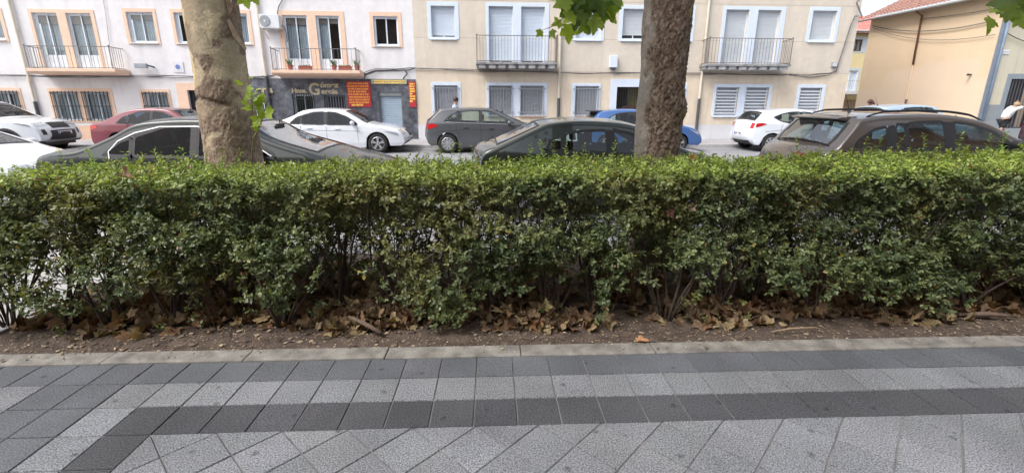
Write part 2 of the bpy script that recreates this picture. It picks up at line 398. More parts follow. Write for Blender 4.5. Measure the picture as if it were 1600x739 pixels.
marble = M("dark_marble", (.105,.112,.135), .45, .55, 3.2, .1, 30, speck=.25, speckscale=16)
galv = M("galvanised_shutter", (.42,.52,.62), .45, .06, 3)
plinth_m = M("pale_plinth", (.66,.66,.68), .9, .06, 1.5, .2, 40)
terracotta = M("terracotta", (.42,.11,.07), .8, .12, 14)
redtile = M("roof_tile", (.37,.21,.17), .85, .25, 6, .3, 30)
greyslab = M("weathered_concrete", (.30,.30,.31), .9, .4, 5, .4, 30)
palepipe = M("cream_pipe", (.66,.60,.50), .6, .08, 3)
darkpipe = M("dark_cast_pipe", (.075,.078,.088), .6, .15, 6)
cable_m = M("grey_cable", (.14,.14,.15), .8, .3, 5)
wglass = glass_mat("window_glass", (.80,.86,.88), .015, 1.0)
leafgreen = M("pot_plant_leaf", (.08,.17,.05), .6, .4, 30)

def streaks(mat, s=.86, seed=0.0, thr=.60):
    """rain streaks and patched render: marks with a shape of their own"""
    n = mat.node_tree.nodes; l = mat.node_tree.links; bs = n["Principled BSDF"]; src = bs.inputs["Base Color"].links[0].from_socket; tc = n.new("ShaderNodeTexCoord")
    def layer(src, stretch, scale, lo, hi, k):
        mp = n.new("ShaderNodeMapping"); mp.inputs["Scale"].default_value = stretch; mp.inputs["Location"].default_value = (seed, seed, 0); l.new(tc.outputs["Object"], mp.inputs[0])
        no = n.new("ShaderNodeTexNoise"); no.inputs["Scale"].default_value = scale; no.inputs["Detail"].default_value = 4; l.new(mp.outputs[0], no.inputs["Vector"])
        mr = n.new("ShaderNodeMapRange"); mr.inputs[1].default_value = lo; mr.inputs[2].default_value = hi; mr.inputs[3].default_value = 1; mr.inputs[4].default_value = k; l.new(no.outputs[0], mr.inputs[0])
        v = n.new("ShaderNodeVectorMath"); v.operation = 'SCALE'; l.new(src, v.inputs[0]); l.new(mr.outputs[0], v.inputs["Scale"]); return v.outputs[0]
    o = layer(src, (5, 5, .35), 1.0, thr, thr+.10, s); o = layer(o, (1, 1, 1.4), 1.1, .56, .60, .975); l.new(o, bs.inputs["Base Color"])
for k_, m_w in enumerate((white_w, white_w2, beige_w, beige_lo, plinth_m)): streaks(m_w, (.955, .93, .955, .95, .90)[k_], k_*3.7, .58)

def wall(name, x0, x1, z0, z1, holes, mat, parent, y=FY, depth=.16, axis='x'):
    xs = sorted({x0, x1, *[h[0] for h in holes], *[h[1] for h in holes]}); zs = sorted({z0, z1, *[h[2] for h in holes], *[h[3] for h in holes]})
    xs = [x for x in xs if x0 <= x <= x1]; zs = [z for z in zs if z0 <= z <= z1]
    m = MB()
    for i in range(len(xs)-1):
        for j in range(len(zs)-1):
            cx, cz = (xs[i]+xs[i+1])/2, (zs[j]+zs[j+1])/2
            if any(h[0] < cx < h[1] and h[2] < cz < h[3] for h in holes): continue
            m.add([(xs[i], y, zs[j]), (xs[i+1], y, zs[j]), (xs[i+1], y, zs[j+1]), (xs[i], y, zs[j+1])], [(0,1,2,3)])
    for (a, b_, c, d) in holes:
        if b_ <= x0 or a >= x1 or d <= z0 or c >= z1: continue
        c = max(c, z0); d = min(d, z1)
        m.add([(a,y,c),(b_,y,c),(b_,y,d),(a,y,d),(a,y+depth,c),(b_,y+depth,c),(b_,y+depth,d),(a,y+depth,d)], [(0,1,5,4),(1,2,6,5),(2,3,7,6),(3,0,4,7)])
    return m.build(name, mat, parent, fix=False)

def surround(x0, x1, z0, z1, holes, mat, parent, y=FY, name="window_surround"):
    """flat painted band round one or two openings, 2 cm proud of the wall"""
    xs = sorted({x0, x1, *[h[0] for h in holes], *[h[1] for h in holes]}); zs = sorted({z0, z1, *[h[2] for h in holes], *[h[3] for h in holes]})
    xs = [v for v in xs if x0 <= v <= x1]; zs = [v for v in zs if z0 <= v <= z1]; m = MB()
    for i in range(len(xs)-1):
        for j in range(len(zs)-1):
            cx, cz = (xs[i]+xs[i+1])/2, (zs[j]+zs[j+1])/2
            if any(h[0] < cx < h[1] and h[2] < cz < h[3] for h in holes): continue
            m.box(xs[i], xs[i+1], y-.02, y-.0005, zs[j], zs[j+1])
    return m.build(name, mat, parent)

def frame_bar(m, x0, x1, z0, z1, w, y0, y1):
    m.box(x0, x0+w, y0, y1, z0, z1); m.box(x1-w, x1, y0, y1, z0, z1); m.box(x0+w, x1-w, y0, y1, z0, z0+w); m.box(x0+w, x1-w, y0, y1, z1-w, z1)

def folds(x0, x1, z0, z1, y, n=None):
    m = MB(); k = n or int((x1-x0)/.025)
    for i in range(k):
        a, c = x0+(x1-x0)*i/k, x0+(x1-x0)*(i+1)/k
        ya, yc = y+.02*math.sin(i*1.9), y+.02*math.sin((i+1)*1.9)
        m.add([(a,ya,z0),(c,yc,z0),(c,yc,z1),(a,ya,z1)], [(0,1,2,3)])
    return m

def sliding_window(x0, x1, z0, z1, parent, kick=0.0, valance=0.0, left_cur=True, right_cur=True, open_left=0.0):
    """white aluminium two-leaf window: window > pane, curtain"""
    w = MB(); y = FY + .07
    frame_bar(w, x0, x1, z0, z1, .045, y, y+.06)
    mid = (x0+x1)/2
    for (a, c, dy) in ((x0+.045, mid+.03, .0), (mid-.03, x1-.045, .022)):
        frame_bar(w, a, c, z0+.045, z1-.045, .04, y+.012+dy, y+.03+dy)
        if kick: w.box(a+.04, c-.04, y+.016+dy, y+.027+dy, z0+.085, z0+.085+kick)
    if kick:
        for xx in np.arange(x0+.12, x1-.1, .11): w.box(xx, xx+.012, y+.008, y+.016, z0+.09, z0+.07+kick)
    o = w.build("window", alu, parent, bevel=.004)
    g = MB(); zz = z0 + .085 + kick
    g.add([(x0+.085,y+.021,zz),(mid-.01,y+.021,zz),(mid-.01,y+.021,z1-.085),(x0+.085,y+.021,z1-.085)], [(0,1,2,3)])
    g.add([(mid+.01,y+.043,zz),(x1-.085,y+.043,zz),(x1-.085,y+.043,z1-.085),(mid+.01,y+.043,z1-.085)], [(0,1,2,3)])
    g.build("pane", wglass, o)
    if left_cur: folds(x0+.05, mid-.02, z0+.05, z1-.05, y+.16).build("curtain", curtain_m, o)
    if right_cur: folds(mid+.02, x1-.05, z0+.05, z1-.05, y+.16).build("curtain", curtain_m, o)
    if valance:
        v = MB(); v.box(x0+.05, x1-.05, y+.09, y+.10, z1-.05-valance, z1-.05); v.build("blind", M("rolled_blind", (.33,.27,.24), .9, .1, 8), o)
    r = MB(); r.add([(x0-.2,y+.6,z0-.2),(x1+.2,y+.6,z0-.2),(x1+.2,y+.6,z1+.2),(x0-.2,y+.6,z1+.2)], [(0,1,2,3)]); r.build("room_back", dark_in, o)
    return o

def blind_window(x0, x1, z0, z1, parent, mat, gap=0.0, depth=.11, pitch=.052):
    """opening closed by a roller blind: window > blind"""
    w = MB(); y = FY + .09; frame_bar(w, x0, x1, z0, z1, .03, y+.02, y+.1)
    o = w.build("window", bluewhite, parent)
    s = MB(); z = z0 + .03 + gap; prof = []
    while z < z1 - .03:
        e = min(z+pitch, z1-.03); prof += [(y+.062, z), (y+.05, z+.010), (y+.05, e-.006), (y+.062, e)]; z = e
    for i in range(len(prof)-1):
        (ya, za), (yb, zb) = prof[i], prof[i+1]
        s.add([(x0+.03,ya,za),(x1-.03,ya,za),(x1-.03,yb,zb),(x0+.03,yb,zb)], [(0,1,2,3)])
    s.build("blind", mat, o, fix=False)
    if gap:
        r = MB(); r.box(x0+.03, x1-.03, y+.09, y+.1, z0+.03, z0+.03+gap); r.build("pane", dark_in, o)
        k = MB(); k.box((x0+x1)/2-.02, (x0+x1)/2+.02, y+.07, y+.088, z0+.03, z0+.03+gap); k.build("mullion", alu, o)
    return o

def sill(x0, x1, z, parent, mat, d=.07, t=.04):
    m = MB(); m.box(x0, x1, FY-d, FY+.05, z-t, z); return m.build("sill", mat, parent, bevel=.005)

def bars(x0, x1, z0, z1, parent, mat, n, hz, y=FY-.06, r=.011, lug=.06):
    m = MB()
    for i in range(n):
        x = x0 + (x1-x0)*i/(n-1); m.box(x-r, x+r, y-r, y+r, z0, z1)
    for z in hz: m.box(x0-lug, x1+lug, y-.009-r, y-r-.001, z-.014, z+.014)
    for z in hz:
        for x in (x0-lug+.01, x1+lug-.01): m.box(x-.01, x+.01, y-r-.001, FY, z-.01, z+.01)
    return m.build("window_bars", mat, parent)

def railing(x0, x1, z0, z1, y0, y1, parent, mat, n, tall=True):
    m = MB(); r = .0055
    for z in (z0+.04, z1): m.box(x0, x1, y0-.012, y0+.012, z-.012, z+.012)
    for z in (z0+.04, z1):
        for x in (x0, x1): m.box(x-.012, x+.012, y0+.013, y1, z-.012, z+.012)
    for i in range(n):
        x = x0 + (x1-x0)*i/(n-1); q = .016 if i in (0, n-1) else r
        m.box(x-q, x+q, y0-r, y0+r, z0, z1-.0125)
        if i in (0, n-1): m.lathe([(0,-.03),(.026,-.015),(.03,0),(.026,.015),(0,.03)], (x, y0, z1+.035), n=10)
    for x in (x0, x1):
        for k in range(1, 6): yy = y0+(y1-y0)*k/6; m.box(x-r, x+r, yy-r, yy+r, z0, z1-.0125)
    return m.build("railing", mat, parent)

def downpipe(x, z_split, ztop, parent, ybase=FY):
    m = MB(); m.tube([(x, ybase-.075, z_split), (x, ybase-.075, ztop)], .05, 12)
    for z in np.arange(z_split+.8, ztop, 1.9): m.tube([(x, ybase-.075, z-.03), (x, ybase-.075, z+.03)], .06, 12)
    o = m.build("downpipe", palepipe, parent, smooth=False)
    k = MB(); k.tube([(x, ybase-.075, .44), (x, ybase-.075, z_split+.03)], .062, 12); k.build("pipe_shoe", darkpipe, o); return o

# ---- white block with peach trims
W = empty("apartment_building", (-13, FY, .44)); W.matrix_world = Matrix.Translation((0,0,0)); W.location = (0,0,0)
tag(W, "white rendered block with peach window trims and a dark marble shop front", "building")
gl = [(-17.6,-16.67,3.24,5.28), (-16.34,-15.41,3.24,5.28), (-14.07,-13.06,4.22,5.35), (-12.26,-11.25,4.22,5.35), (-10.45,-9.44,4.22,5.35),
      (-8.06,-7.1,3.22,5.31), (-6.76,-5.83,3.22,5.31), (-4.47,-3.48,4.20,5.32), (-19.8,-18.8,4.28,5.28), (-24.4,-23.4,4.28,5.28)]
gg = [(-19.85,-18.88,1.2,2.35), (-17.57,-16.6,1.2,2.34), (-16.37,-15.4,1.2,2.34), (-14.0,-13.08,1.25,2.33), (-12.25,-11.25,.44,2.42)]
gs = [(-9.75,-9.2,.8,2.1), (-8.02,-7.16,1.05,2.29), (-6.74,-5.84,.46,2.25), (-4.45,-3.5,.46,2.40)]
allh = gl + gg + gs
wall("wall", -30, -2.875, 2.9, 11.5, allh, white_w, W)
wall("lower_wall", -30, -10.2, 1.0, 2.9, allh, white_w2, W, y=FY)
wall("plinth", -30, -10.2, .3, 1.0, allh, M("peach_plinth", (.66,.46,.33), .85, .12, 3, .2, 40), W, y=FY-.012)
wall("shop_front", -10.2, -2.875, .3, 2.9, allh, marble, W, y=FY-.03, depth=.2)
b = MB(); b.add([(-30,FY,11.5),(-2.875,FY,11.5),(-2.875,32,11.5),(-30,32,11.5)], [(0,1,2,3)]); b.add([(-30,FY,.3),(-30,32,.3),(-30,32,11.5),(-30,FY,11.5)], [(0,1,2,3)]); b.build("flat_roof", greyslab, W)
b = MB(); b.prism([(FY-.35,11.5),(FY+.4,11.5),(FY+.4,11.75),(FY-.35,11.65)], 'x', -30, -2.9); b.build("cornice", white_w, W)
surround(-17.72,-15.27,3.2,5.41, gl, peach, W); surround(-14.2,-12.94,4.16,5.48, gl, peach, W); surround(-12.39,-11.12,4.16,5.48, gl, peach, W)
surround(-10.58,-9.3,4.16,5.48, gl, peach, W); surround(-8.25,-5.63,3.18,5.48, gl, peach, W); surround(-4.62,-3.34,4.14,5.48, gl, peach, W); surround(-19.95,-18.67,4.2,5.42, gl, peach, W)
surround(-20.0,-18.75,1.12,2.48, gg, peach, W); surround(-17.72,-15.22,1.12,2.48, gg, peach, W); surround(-14.15,-12.95,1.17,2.45, gg, peach, W)
surround(-12.66,-10.85,.44,2.70, gg, peach, W, name="door_surround")
for i, h in enumerate(gl):
    if i in (0, 1): sliding_window(*h, W, kick=.42, valance=.32)
    elif i == 5: sliding_window(*h, W, kick=.38, valance=.28, right_cur=True)
    elif i == 6: sliding_window(*h, W, kick=.38, valance=.22, left_cur=True, right_cur=False)
    elif i == 7: sliding_window(*h, W, left_cur=False, right_cur=False)
    elif i == 3: sliding_window(*h, W, left_cur=False, right_cur=True)
    else: sliding_window(*h, W, valance=.2 if i == 2 else 0, left_cur=(i != 4))
for h in (gl[2], gl[3], gl[4], gl[7], gl[8]): sill(h[0]-.04, h[1]+.04, h[2]-.001, W, plinth_m)
for i, h in enumerate(gg[:4]):
    sliding_window(*h, W, left_cur=True, right_cur=True)
    bars(h[0]-.02, h[1]+.02, h[2]-.02, h[3]+.02, W, iron, 8, [h[2]+.06, (h[2]+h[3])/2, h[3]-.05], lug=.03)
# entrance door of the white block
def slat_door(x0, x1, z0, z1, parent, mat, n, y=FY+.1, glassed=False):
    m = MB(); frame_bar(m, x0, x1, z0, z1, .06, y, y+.06)
    for i in range(1, n): x = x0 + (x1-x0)*i/n; m.box(x-.014, x+.014, y+.004, y+.03, z0+.06, z1-.06)
    o = m.build("door", mat, parent)
    k = MB(); k.box(x0+.03, x1-.03, y+.035, y+.045, z0+.03, z1-.03); k.build("door_panel", dark_in if not glassed else mat, o)
    hnd = MB(); hnd.box(x1-.14, x1-.11, y-.05, y-.0, z0+.95, z0+1.15); hnd.build("handle", alu, o); return o
slat_door(*gg[4], W, iron, 7)
slat_door(*gs[2], W, M("grey_door_slats", (.20,.21,.24), .5, .1, 8), 8, glassed=False)
for h, n in ((gs[0], 6), (gs[1], 8)):
    sliding_window(*h, W, left_cur=(h is gs[0]), right_cur=(h is gs[0]))
bars(gs[0][0], gs[0][1], gs[0][2], gs[0][3], W, alu, 6, [1.0, 1.9], lug=.0)
bars(gs[1][0], gs[1][1], gs[1][2], gs[1][3], W, M("green_black_iron", (.03,.045,.045), .5, .2, 20), 10, [1.3, 2.1], lug=.0)
# rolling gate of the shop
m = MB(); x0, x1, z0, z1 = gs[3]; z = z0; prof = []
while z < z1-.18: prof += [(FY+.12, z), (FY+.10, z+.012), (FY+.10, z+.064), (FY+.12, z+.076)]; z += .078
for i in range(len(prof)-1): m.add([(x0,prof[i][0],prof[i][1]),(x1,prof[i][0],prof[i][1]),(x1,prof[i+1][0],prof[i+1][1]),(x0,prof[i+1][0],prof[i+1][1])], [(0,1,2,3)])
ro = m.build("rolling_shutter", galv, W, fix=False)
m = MB(); m.box(x0, x1, FY+.02, FY+.14, z1-.17, z1-.01); m.box(x0, x0+.05, FY+.06, FY+.15, z0, z1-.175); m.box(x1-.05, x1, FY+.06, FY+.15, z0, z1-.175); m.build("shutter_box", M("grey_green_metal", (.26,.28,.28), .6, .1, 6), ro)
m = MB(); m.box(x0+.08, x0+.13, FY+.07, FY+.10, z0+.88, z0+.93); m.build("lock", alu, ro)
# balconies of the white block
for (bx0, bx1) in ((-17.63, -14.36), (-8.45, -4.98)):
    m = MB(); m.prism([(19.78,3.0),(19.72,3.06),(19.72,3.17),(FY,3.17),(FY,2.96)], 'x', bx0, bx1); sl = m.build("balcony", peach, W, bevel=.008)
    railing(bx0+.06, bx1-.12, 3.17, 3.98, 19.80, FY, sl, M("thin_grey_iron", (.17,.17,.18), .5, .2, 20), 20)
downpipe(-18.25, 1.92, 11.4, W); downpipe(-8.98, 2.95, 11.4, W)
# lettering over the shop
gold = M("gold_letters", (.52,.45,.30), .5, .15, 12)
def text(body, x, z, size, parent, mat, y, name="lettering", ext=.012, off=0.0, sx=1.0, align='LEFT'):
    cu = bpy.data.curves.new("lettering", 'FONT'); cu.body = body; cu.size = size; cu.extrude = ext; cu.offset = off; cu.align_x = align
    t = bpy.data.objects.new("lettering_tmp", cu); COL.objects.link(t); t.rotation_euler = (PI/2, 0, 0); t.location = (x, y, z); t.scale = (sx, 1, 1)
    bpy.context.view_layer.update(); dg = bpy.context.evaluated_depsgraph_get()
    me = bpy.data.meshes.new_from_object(t.evaluated_get(dg)); me.transform(t.matrix_world); bpy.data.objects.remove(t, do_unlink=True)
    me.materials.clear(); me.materials.append(mat)
    o = bpy.data.objects.new(name, me); COL.objects.link(o); o.parent = parent; return o
L_ = empty("shop_lettering"); tag(L_, "gold metal letters Hnos. Gómez García on the dark marble shop front", "sign")
yl = FY - .046
text("ería", -9.42, 2.34, .36, L_, gold, yl, off=.012, sx=1.15)
text("Hnos.", -8.02, 2.34, .24, L_, gold, yl, off=.010, sx=1.1)
text("G", -7.32, 2.26, .66, L_, gold, yl, off=.016, sx=.95)
text("ómez", -6.84, 2.56, .27, L_, gold, yl, off=.012, sx=1.25)
text("arcía", -6.80, 2.31, .27, L_, gold, yl, off=.012, sx=1.28)
# sign boards
redboard = M("crimson_board", (.46,.035,.045), .5, .12, 5); orange_l = M("orange_print", (.86,.33,.06), .5, .1, 6); yellow_l = M("yellow_print", (.85,.55,.10), .5, .1, 6)
plum = M("plum_print", (.34,.06,.20), .5, .1, 6)
def printed_rows(m, x0, x1, z0, z1, rows, y, seed, minw=.03, maxw=.11, fillh=.62):
    r = random.Random(seed); h = (z1-z0)/rows
    for i in range(rows):
        z = z1 - (i+1)*h + h*.18; x = x0 + r.uniform(0, .03); end = x1 - r.choice([0, 0, .02, .12])
        while x < end - .02:
            w = min(r.uniform(minw, maxw), end - x); m.box(x, x+w, y-.004, y, z, z+h*fillh*r.uniform(.85, 1.0)); x += w + r.uniform(.012, .03)
S1 = empty("sign_board"); tag(S1, "large square crimson board packed with rows of orange writing beside the shop letters", "sign")
m = MB(); m.box(-5.75, -4.77, FY-.07, FY-.045, 1.77, 2.80); m.build("board", redboard, S1)
m = MB(); printed_rows(m, -5.71, -4.83, 1.90, 2.77, 8, FY-.0705, 5, .05, .2, .72); m.build("printed_lines", orange_l, S1)
m = MB(); printed_rows(m, -5.62, -5.1, 1.80, 1.89, 1, FY-.0705, 9, .1, .3, .9); m.build("printed_lines", yellow_l, S1)
S2 = empty("sign_board"); tag(S2, "narrow upright crimson board with yellow writing right of the rolling shutter", "sign")
m = MB(); m.box(-3.18, -2.895, FY-.07, FY-.045, 1.77, 2.80); m.build("board", redboard, S2)
m = MB(); printed_rows(m, -3.16, -2.915, 1.96, 2.76, 8, FY-.0705, 15, .08, .24, .74); m.build("printed_lines", yellow_l, S2)
S3 = empty("sign_board"); tag(S3, "long thin pale yellow sign strip above the rolling shutter", "sign")
m = MB(); m.box(-4.72, -3.24, FY-.07, FY-.045, 2.70, 2.88); m.build("board", M("pale_olive_board", (.36,.35,.24), .6, .1, 5), S3)
m = MB(); printed_rows(m, -4.60, -3.28, 2.71, 2.87, 2, FY-.0705, 25, .04, .14, .66); m.build("printed_lines", yellow_l, S3)
# air conditioner
AC = empty("air_conditioner", (-8.5, FY, 4.76)); tag(AC, "white air conditioner outdoor unit on brackets left of the flower pot balcony", "air conditioner")
def local(o, par): o.parent = par; o.matrix_parent_inverse = Matrix.Translation(-Vector(par.location)); return o
def mk(mb, name, mat, par, **k): o = mb.build(name, mat, None, **k); return local(o, par)
acw = M("ac_white", (.70,.72,.75), .5, .04, 5)
m = MB(); m.box(-8.82, -8.06, FY-.40, FY-.10, 4.76, 5.26); ac_b = mk(m, "casing", acw, AC, bevel=.015)
m = MB(); m.lathe([(.0,-.012),(.02,-.02),(.2,-.02),(.205,-.002)], (-8.6, FY-.402, 5.02), axis='y', n=28); mk(m, "fan_grille", M("fan_dark", (.22,.24,.27), .6, .1, 30), AC)
m = MB()
for r_ in (.06, .1, .14, .18): m.lathe([(r_-.005,-.024),(r_+.005,-.024)], (-8.6, FY-.402, 5.02), axis='y', n=28)
m.lathe([(0,-.028),(.04,-.026)], (-8.6, FY-.402, 5.02), axis='y', n=16); mk(m, "fan_hub", acw, AC)
m = MB()
for x in (-8.72, -8.16): m.box(x-.015, x+.015, FY-.42, FY, 4.72, 4.755); m.prism([(FY-.38,4.72),(FY-.35,4.72),(FY,4.42),(FY,4.47)], 'x', x-.01, x+.01)
mk(m, "bracket", palepipe, AC)
m = MB(); m.tube([(-8.06,FY-.2,4.9),(-7.98,FY-.15,4.85),(-7.96,FY-.05,4.6),(-7.97,FY-.03,4.3)], .014, 6); mk(m, "hose", darkpipe, AC)
# pots on the balcony
def pot(x, y, z, kind, label, seed):
    r = random.Random(seed); P = empty("flower_pot" if kind == 'pot' else "flower_trough", (x, y, z)); tag(P, label, "plant pot", "flower pots on the balcony")
    m = MB()
    if kind == 'pot': m.lathe([(.0,.0),(.075,0),(.10,.17),(.115,.17),(.115,.205),(.098,.205),(.095,.17),(0,.165)], (0,0,0), n=18); top = .17
    else: m.box(-.24, .24, -.09, .09, 0, .15); m.box(-.255, .255, -.10, .10, .151, .175); top = .15
    m.build("pot", terracotta, P)
    m = MB(); sx = .22 if kind != 'pot' else .06
    for i in range(46 if kind == 'pot' else 60):
        bx = r.uniform(-sx, sx); by = r.uniform(-.06, .06); hh = r.uniform(.1, .3) if kind == 'pot' else r.uniform(.03, .09); a = r.uniform(0, 6.28); l = hh*.5; w = .008 if kind == 'pot' else .016
        m.add([(bx-w,by,top),(bx+w,by,top),(bx+math.cos(a)*l*.5+w, by+math.sin(a)*l*.4, top+hh*.7),(bx+math.cos(a)*l, by+math.sin(a)*l*.6, top+hh)], [(0,1,2,3)])
    m.build("foliage", leafgreen, P, fix=False)
pot(-7.78, 20.0, 3.17, 'pot', "terracotta pot with a spiky plant at the left end of the balcony", 1)
pot(-7.20, 20.0, 3.17, 'trough', "long terracotta trough left of the balcony's peach pillar", 2)
pot(-6.05, 20.0, 3.17, 'pot', "small terracotta pot in front of the peach pillar", 3)
pot(-5.62, 20.0, 3.17, 'trough', "long terracotta trough in front of the right balcony door", 4)
pot(-5.14, 20.0, 3.17, 'pot', "terracotta pot with a spiky plant at the right end of the balcony", 5)
# floodlight and round plate on the white wall
FL = empty("floodlight"); tag(FL, "small white rectangular floodlight on the white wall above the cable", "lamp")
m = MB(); m.box(-13.95, -13.50, FY-.30, FY-.16, 3.24, 3.42); m.build("housing", greyblind, FL, bevel=.01)
m = MB(); m.tube([(-13.55,FY-.2,3.36),(-13.42,FY-.12,3.33),(-13.38,FY,3.30)], .03, 8); m.build("arm", darkpipe, FL)
PL = MB(); PL.lathe([(0,-.02),(.17,-.02),(.17,0)], (-12.45, FY-.001, 3.30), axis='y', n=24); PLo = empty("wall_plate"); tag(PLo, "pale square plate with a small blue round emblem on the white wall", "plate")
m = MB(); m.box(-12.63, -12.22, FY-.02, FY-.001, 3.10, 3.52); m.build("plate", M("pale_plate", (.68,.68,.72), .6, .05, 5), PLo)
m = MB(); m.lathe([(0,-.026),(.09,-.026),(.09,-.02)], (-12.45, FY-.001, 3.32), axis='y', n=20); m.build("emblem", M("blue_print", (.13,.22,.5), .6, .05, 5), PLo)

# ---- beige block
Bg = empty("apartment_building"); tag(Bg, "long beige rendered block with pale blue window surrounds and roller blinds", "building")
bu = [(-2.13,-1.16,4.56,5.74), (.23,1.23,3.60,5.76), (1.57,2.55,3.60,5.76), (3.88,4.92,4.58,5.74), (5.85,6.88,4.58,5.74), (7.72,8.78,4.58,5.74), (10.27,11.27,3.60,5.77), (11.66,12.67,3.60,5.77), (14.08,15.15,4.62,5.78)]
bd = [(-2.12,-1.13,1.45,2.67), (.21,1.2,1.45,2.67), (1.56,2.55,1.45,2.67), (3.94,4.95,1.45,2.67), (5.77,7.02,.44,2.64), (7.75,8.75,1.45,2.67), (10.22,11.24,1.45,2.65), (11.56,12.61,1.45,2.65), (14.05,15.08,1.45,2.65)]
wall("wall", -2.87, 16.18, 3.25, 11.2, bu, beige_w, Bg); wall("lower_wall", -2.87, 16.18, 1.05, 3.25, bd, beige_lo, Bg); wall("plinth", -2.87, 16.18, .3, 1.05, bd, plinth_m, Bg, y=FY-.015)
b = MB(); b.add([(16.18,FY,.3),(16.18,32,.3),(16.18,32,11.2),(16.18,FY,11.2)], [(0,1,2,3)]); b.add([(-2.87,FY,.3),(-2.87,32,.3),(-2.87,32,11.5),(-2.87,FY,11.5)], [(0,1,2,3)]); b.build("side_wall", beige_w, Bg)
b = MB(); b.prism([(FY-.45,11.2),(32,11.2),(32,13.2),(26,13.6)], 'x', -2.9, 16.5); b.build("roof", redtile, Bg)
m = MB()
for z in (5.965, 4.535, 3.24): m.box(-2.87, 16.18, FY-.004, FY-.0006, z, z+.018)
m.build("render_joint", M("joint_line", (.50,.43,.35), .9, .1, 3), Bg)
for a in ((-2.28,-1.0,4.49,5.9), (.11,2.73,3.56,5.9), (3.73,5.07,4.49,5.88), (5.69,7.04,4.49,5.88), (7.58,8.93,4.49,5.9), (10.13,12.88,3.56,5.9), (13.93,15.3,4.54,5.93)): surround(*a, bu, bluewhite, Bg)
for a in ((-2.25,-.99,1.40,2.80), (.10,2.71,1.40,2.79), (3.79,5.06,1.40,2.78), (7.62,8.89,1.40,2.80), (10.10,12.76,1.41,2.78), (13.91,15.22,1.41,2.79)): surround(*a, bd, bluewhite, Bg)
surround(5.48,7.30,.44,2.96, bd, bluewhite, Bg, name="door_surround")
blinds2 = M("pale_grey_blind", (.58,.62,.66), .6, .04, 4)
for i, h in enumerate(bu):
    blind_window(*h, Bg, (shutter_m if i < 4 else blinds2), gap=.13 if i == 4 else (.05 if i in (0,1,2) else 0))
    if h[2] > 4: sill(h[0]-.06, h[1]+.06, h[2]-.07, Bg, bluewhite)
for i, h in enumerate(bd):
    if i == 4: continue
    if i < 6:
        blind_window(*h, Bg, greyblind); bars(h[0]+.0, h[1]-.0, h[2]-.03, h[3]-.0, Bg, greyiron, 9, [h[2]+.12, h[3]-.12], lug=.09); sill(h[0]-.05, h[1]+.05, h[2]-.04, Bg, M("brick_sill", (.50,.33,.24), .85, .15, 10))
    else:
        blind_window(*h, Bg, M("mid_grey_blind", (.42,.45,.50), .6, .04, 4))
        m = MB()
        for k in range(8): z = h[2]+.10+k*.135; m.box(h[0]+.04, h[1]-.04, FY+.012, FY+.028, z-.022, z+.022)
        for x in (h[0]+.05, h[1]-.05): m.box(x-.01, x+.01, FY+.029, FY+.045, h[2]+.05, h[3]-.05)
        m.build("window_bars", alu, Bg); sill(h[0]-.05, h[1]+.05, h[2]-.03, Bg, bluewhite)
# glazed iron entrance door
h = bd[4]; m = MB(); y = FY+.10; frame_bar(m, h[0], h[1], h[2], h[3], .06, y, y+.06); xm = 6.35; m.box(xm-.035, xm+.035, y, y+.06, .5, h[3]-.06)
for i in range(1, 12): x = h[0]+(h[1]-h[0])*i/12; m.box(x-.008, x+.008, y+.01, y+.03, .5, h[3]-.06)
for z in (1.2, 1.75): m.box(h[0]+.06, h[1]-.06, y+.005, y+.009, z-.02, z+.02)
dr = m.build("door", iron, Bg); g = MB(); g.add([(h[0]+.05,y+.04,.5),(h[1]-.05,y+.04,.5),(h[1]-.05,y+.04,h[3]-.05),(h[0]+.05,y+.04,h[3]-.05)], [(0,1,2,3)]); g.build("pane", wglass, dr)
g = MB(); g.box(h[0]-.3, h[1]+.3, y+1.6, y+1.61, .4, 3); g.build("hall_wall", dark_in, dr); g = MB(); g.box(6.42, 6.95, y+.5, y+.52, 1.4, 2.6); g.build("door_curtain", M("ochre_curtain", (.42,.33,.12), .9, .15, 10), dr)
g = MB(); g.box(6.2, 6.9, y+.45, y+.47, 1.62, 1.85); g.build("poster", M("red_white_print", (.5,.2,.17), .8, .5, 9), dr)
for (bx0, bx1) in ((-.32, 3.06), (9.33, 13.0)):
    m = MB(); m.box(bx0, bx1, 19.80, FY-.001, 3.46, 3.55); n_ = 8; w_ = (bx1-bx0-.1)/n_
    sl = m.build("balcony", greyslab, Bg, bevel=.008); m = MB()
    for k in range(n_): m.box(bx0+.05+k*w_+.07, bx0+.05+(k+1)*w_-.07, 19.86, FY-.001, 3.33, 3.459)
    m.build("corbel", M("pale_worn_concrete", (.50,.50,.50), .9, .3, 5, .3, 30), sl)
    m = MB(); m.box(bx0+.04, bx1-.04, 19.93, FY-.001, 3.36, 3.458); m.build("slab_beam", greyslab, sl)
    railing(bx0+.05, bx1-.05, 3.55, 4.55, 19.84, FY, sl, M("bronze_iron", (.14,.12,.11), .5, .2, 20), 27)
downpipe(3.22, 2.13, 11, Bg); downpipe(9.46, 2.13, 11, Bg)
MBX = empty("meter_box"); tag(MBX, "small upright pale blue box on the beige wall above the entrance", "box")
m = MB(); m.box(5.36, 5.68, FY-.18, FY-.001, 3.42, 3.90); m.build("housing", bluewhite, MBX, bevel=.01)
m = MB(); m.tube([(5.45,FY-.1,3.42),(5.45,FY-.1,3.36),(5.6,FY-.1,3.34),(5.6,FY-.1,3.42)], .03, 8); m.build("connector", darkpipe, MBX)
JB = empty("junction_box"); tag(JB, "grey junction box on the beige wall by the right corner of the block", "box")
m = MB(); m.box(15.28, 15.50, FY-.1, FY-.001, 3.52, 3.72); m.build("housing", greyiron, JB, bevel=.01); m = MB(); m.box(15.3, 15.48, FY-.108, FY-.1005, 3.54, 3.7); m.build("lid", plinth_m, JB)

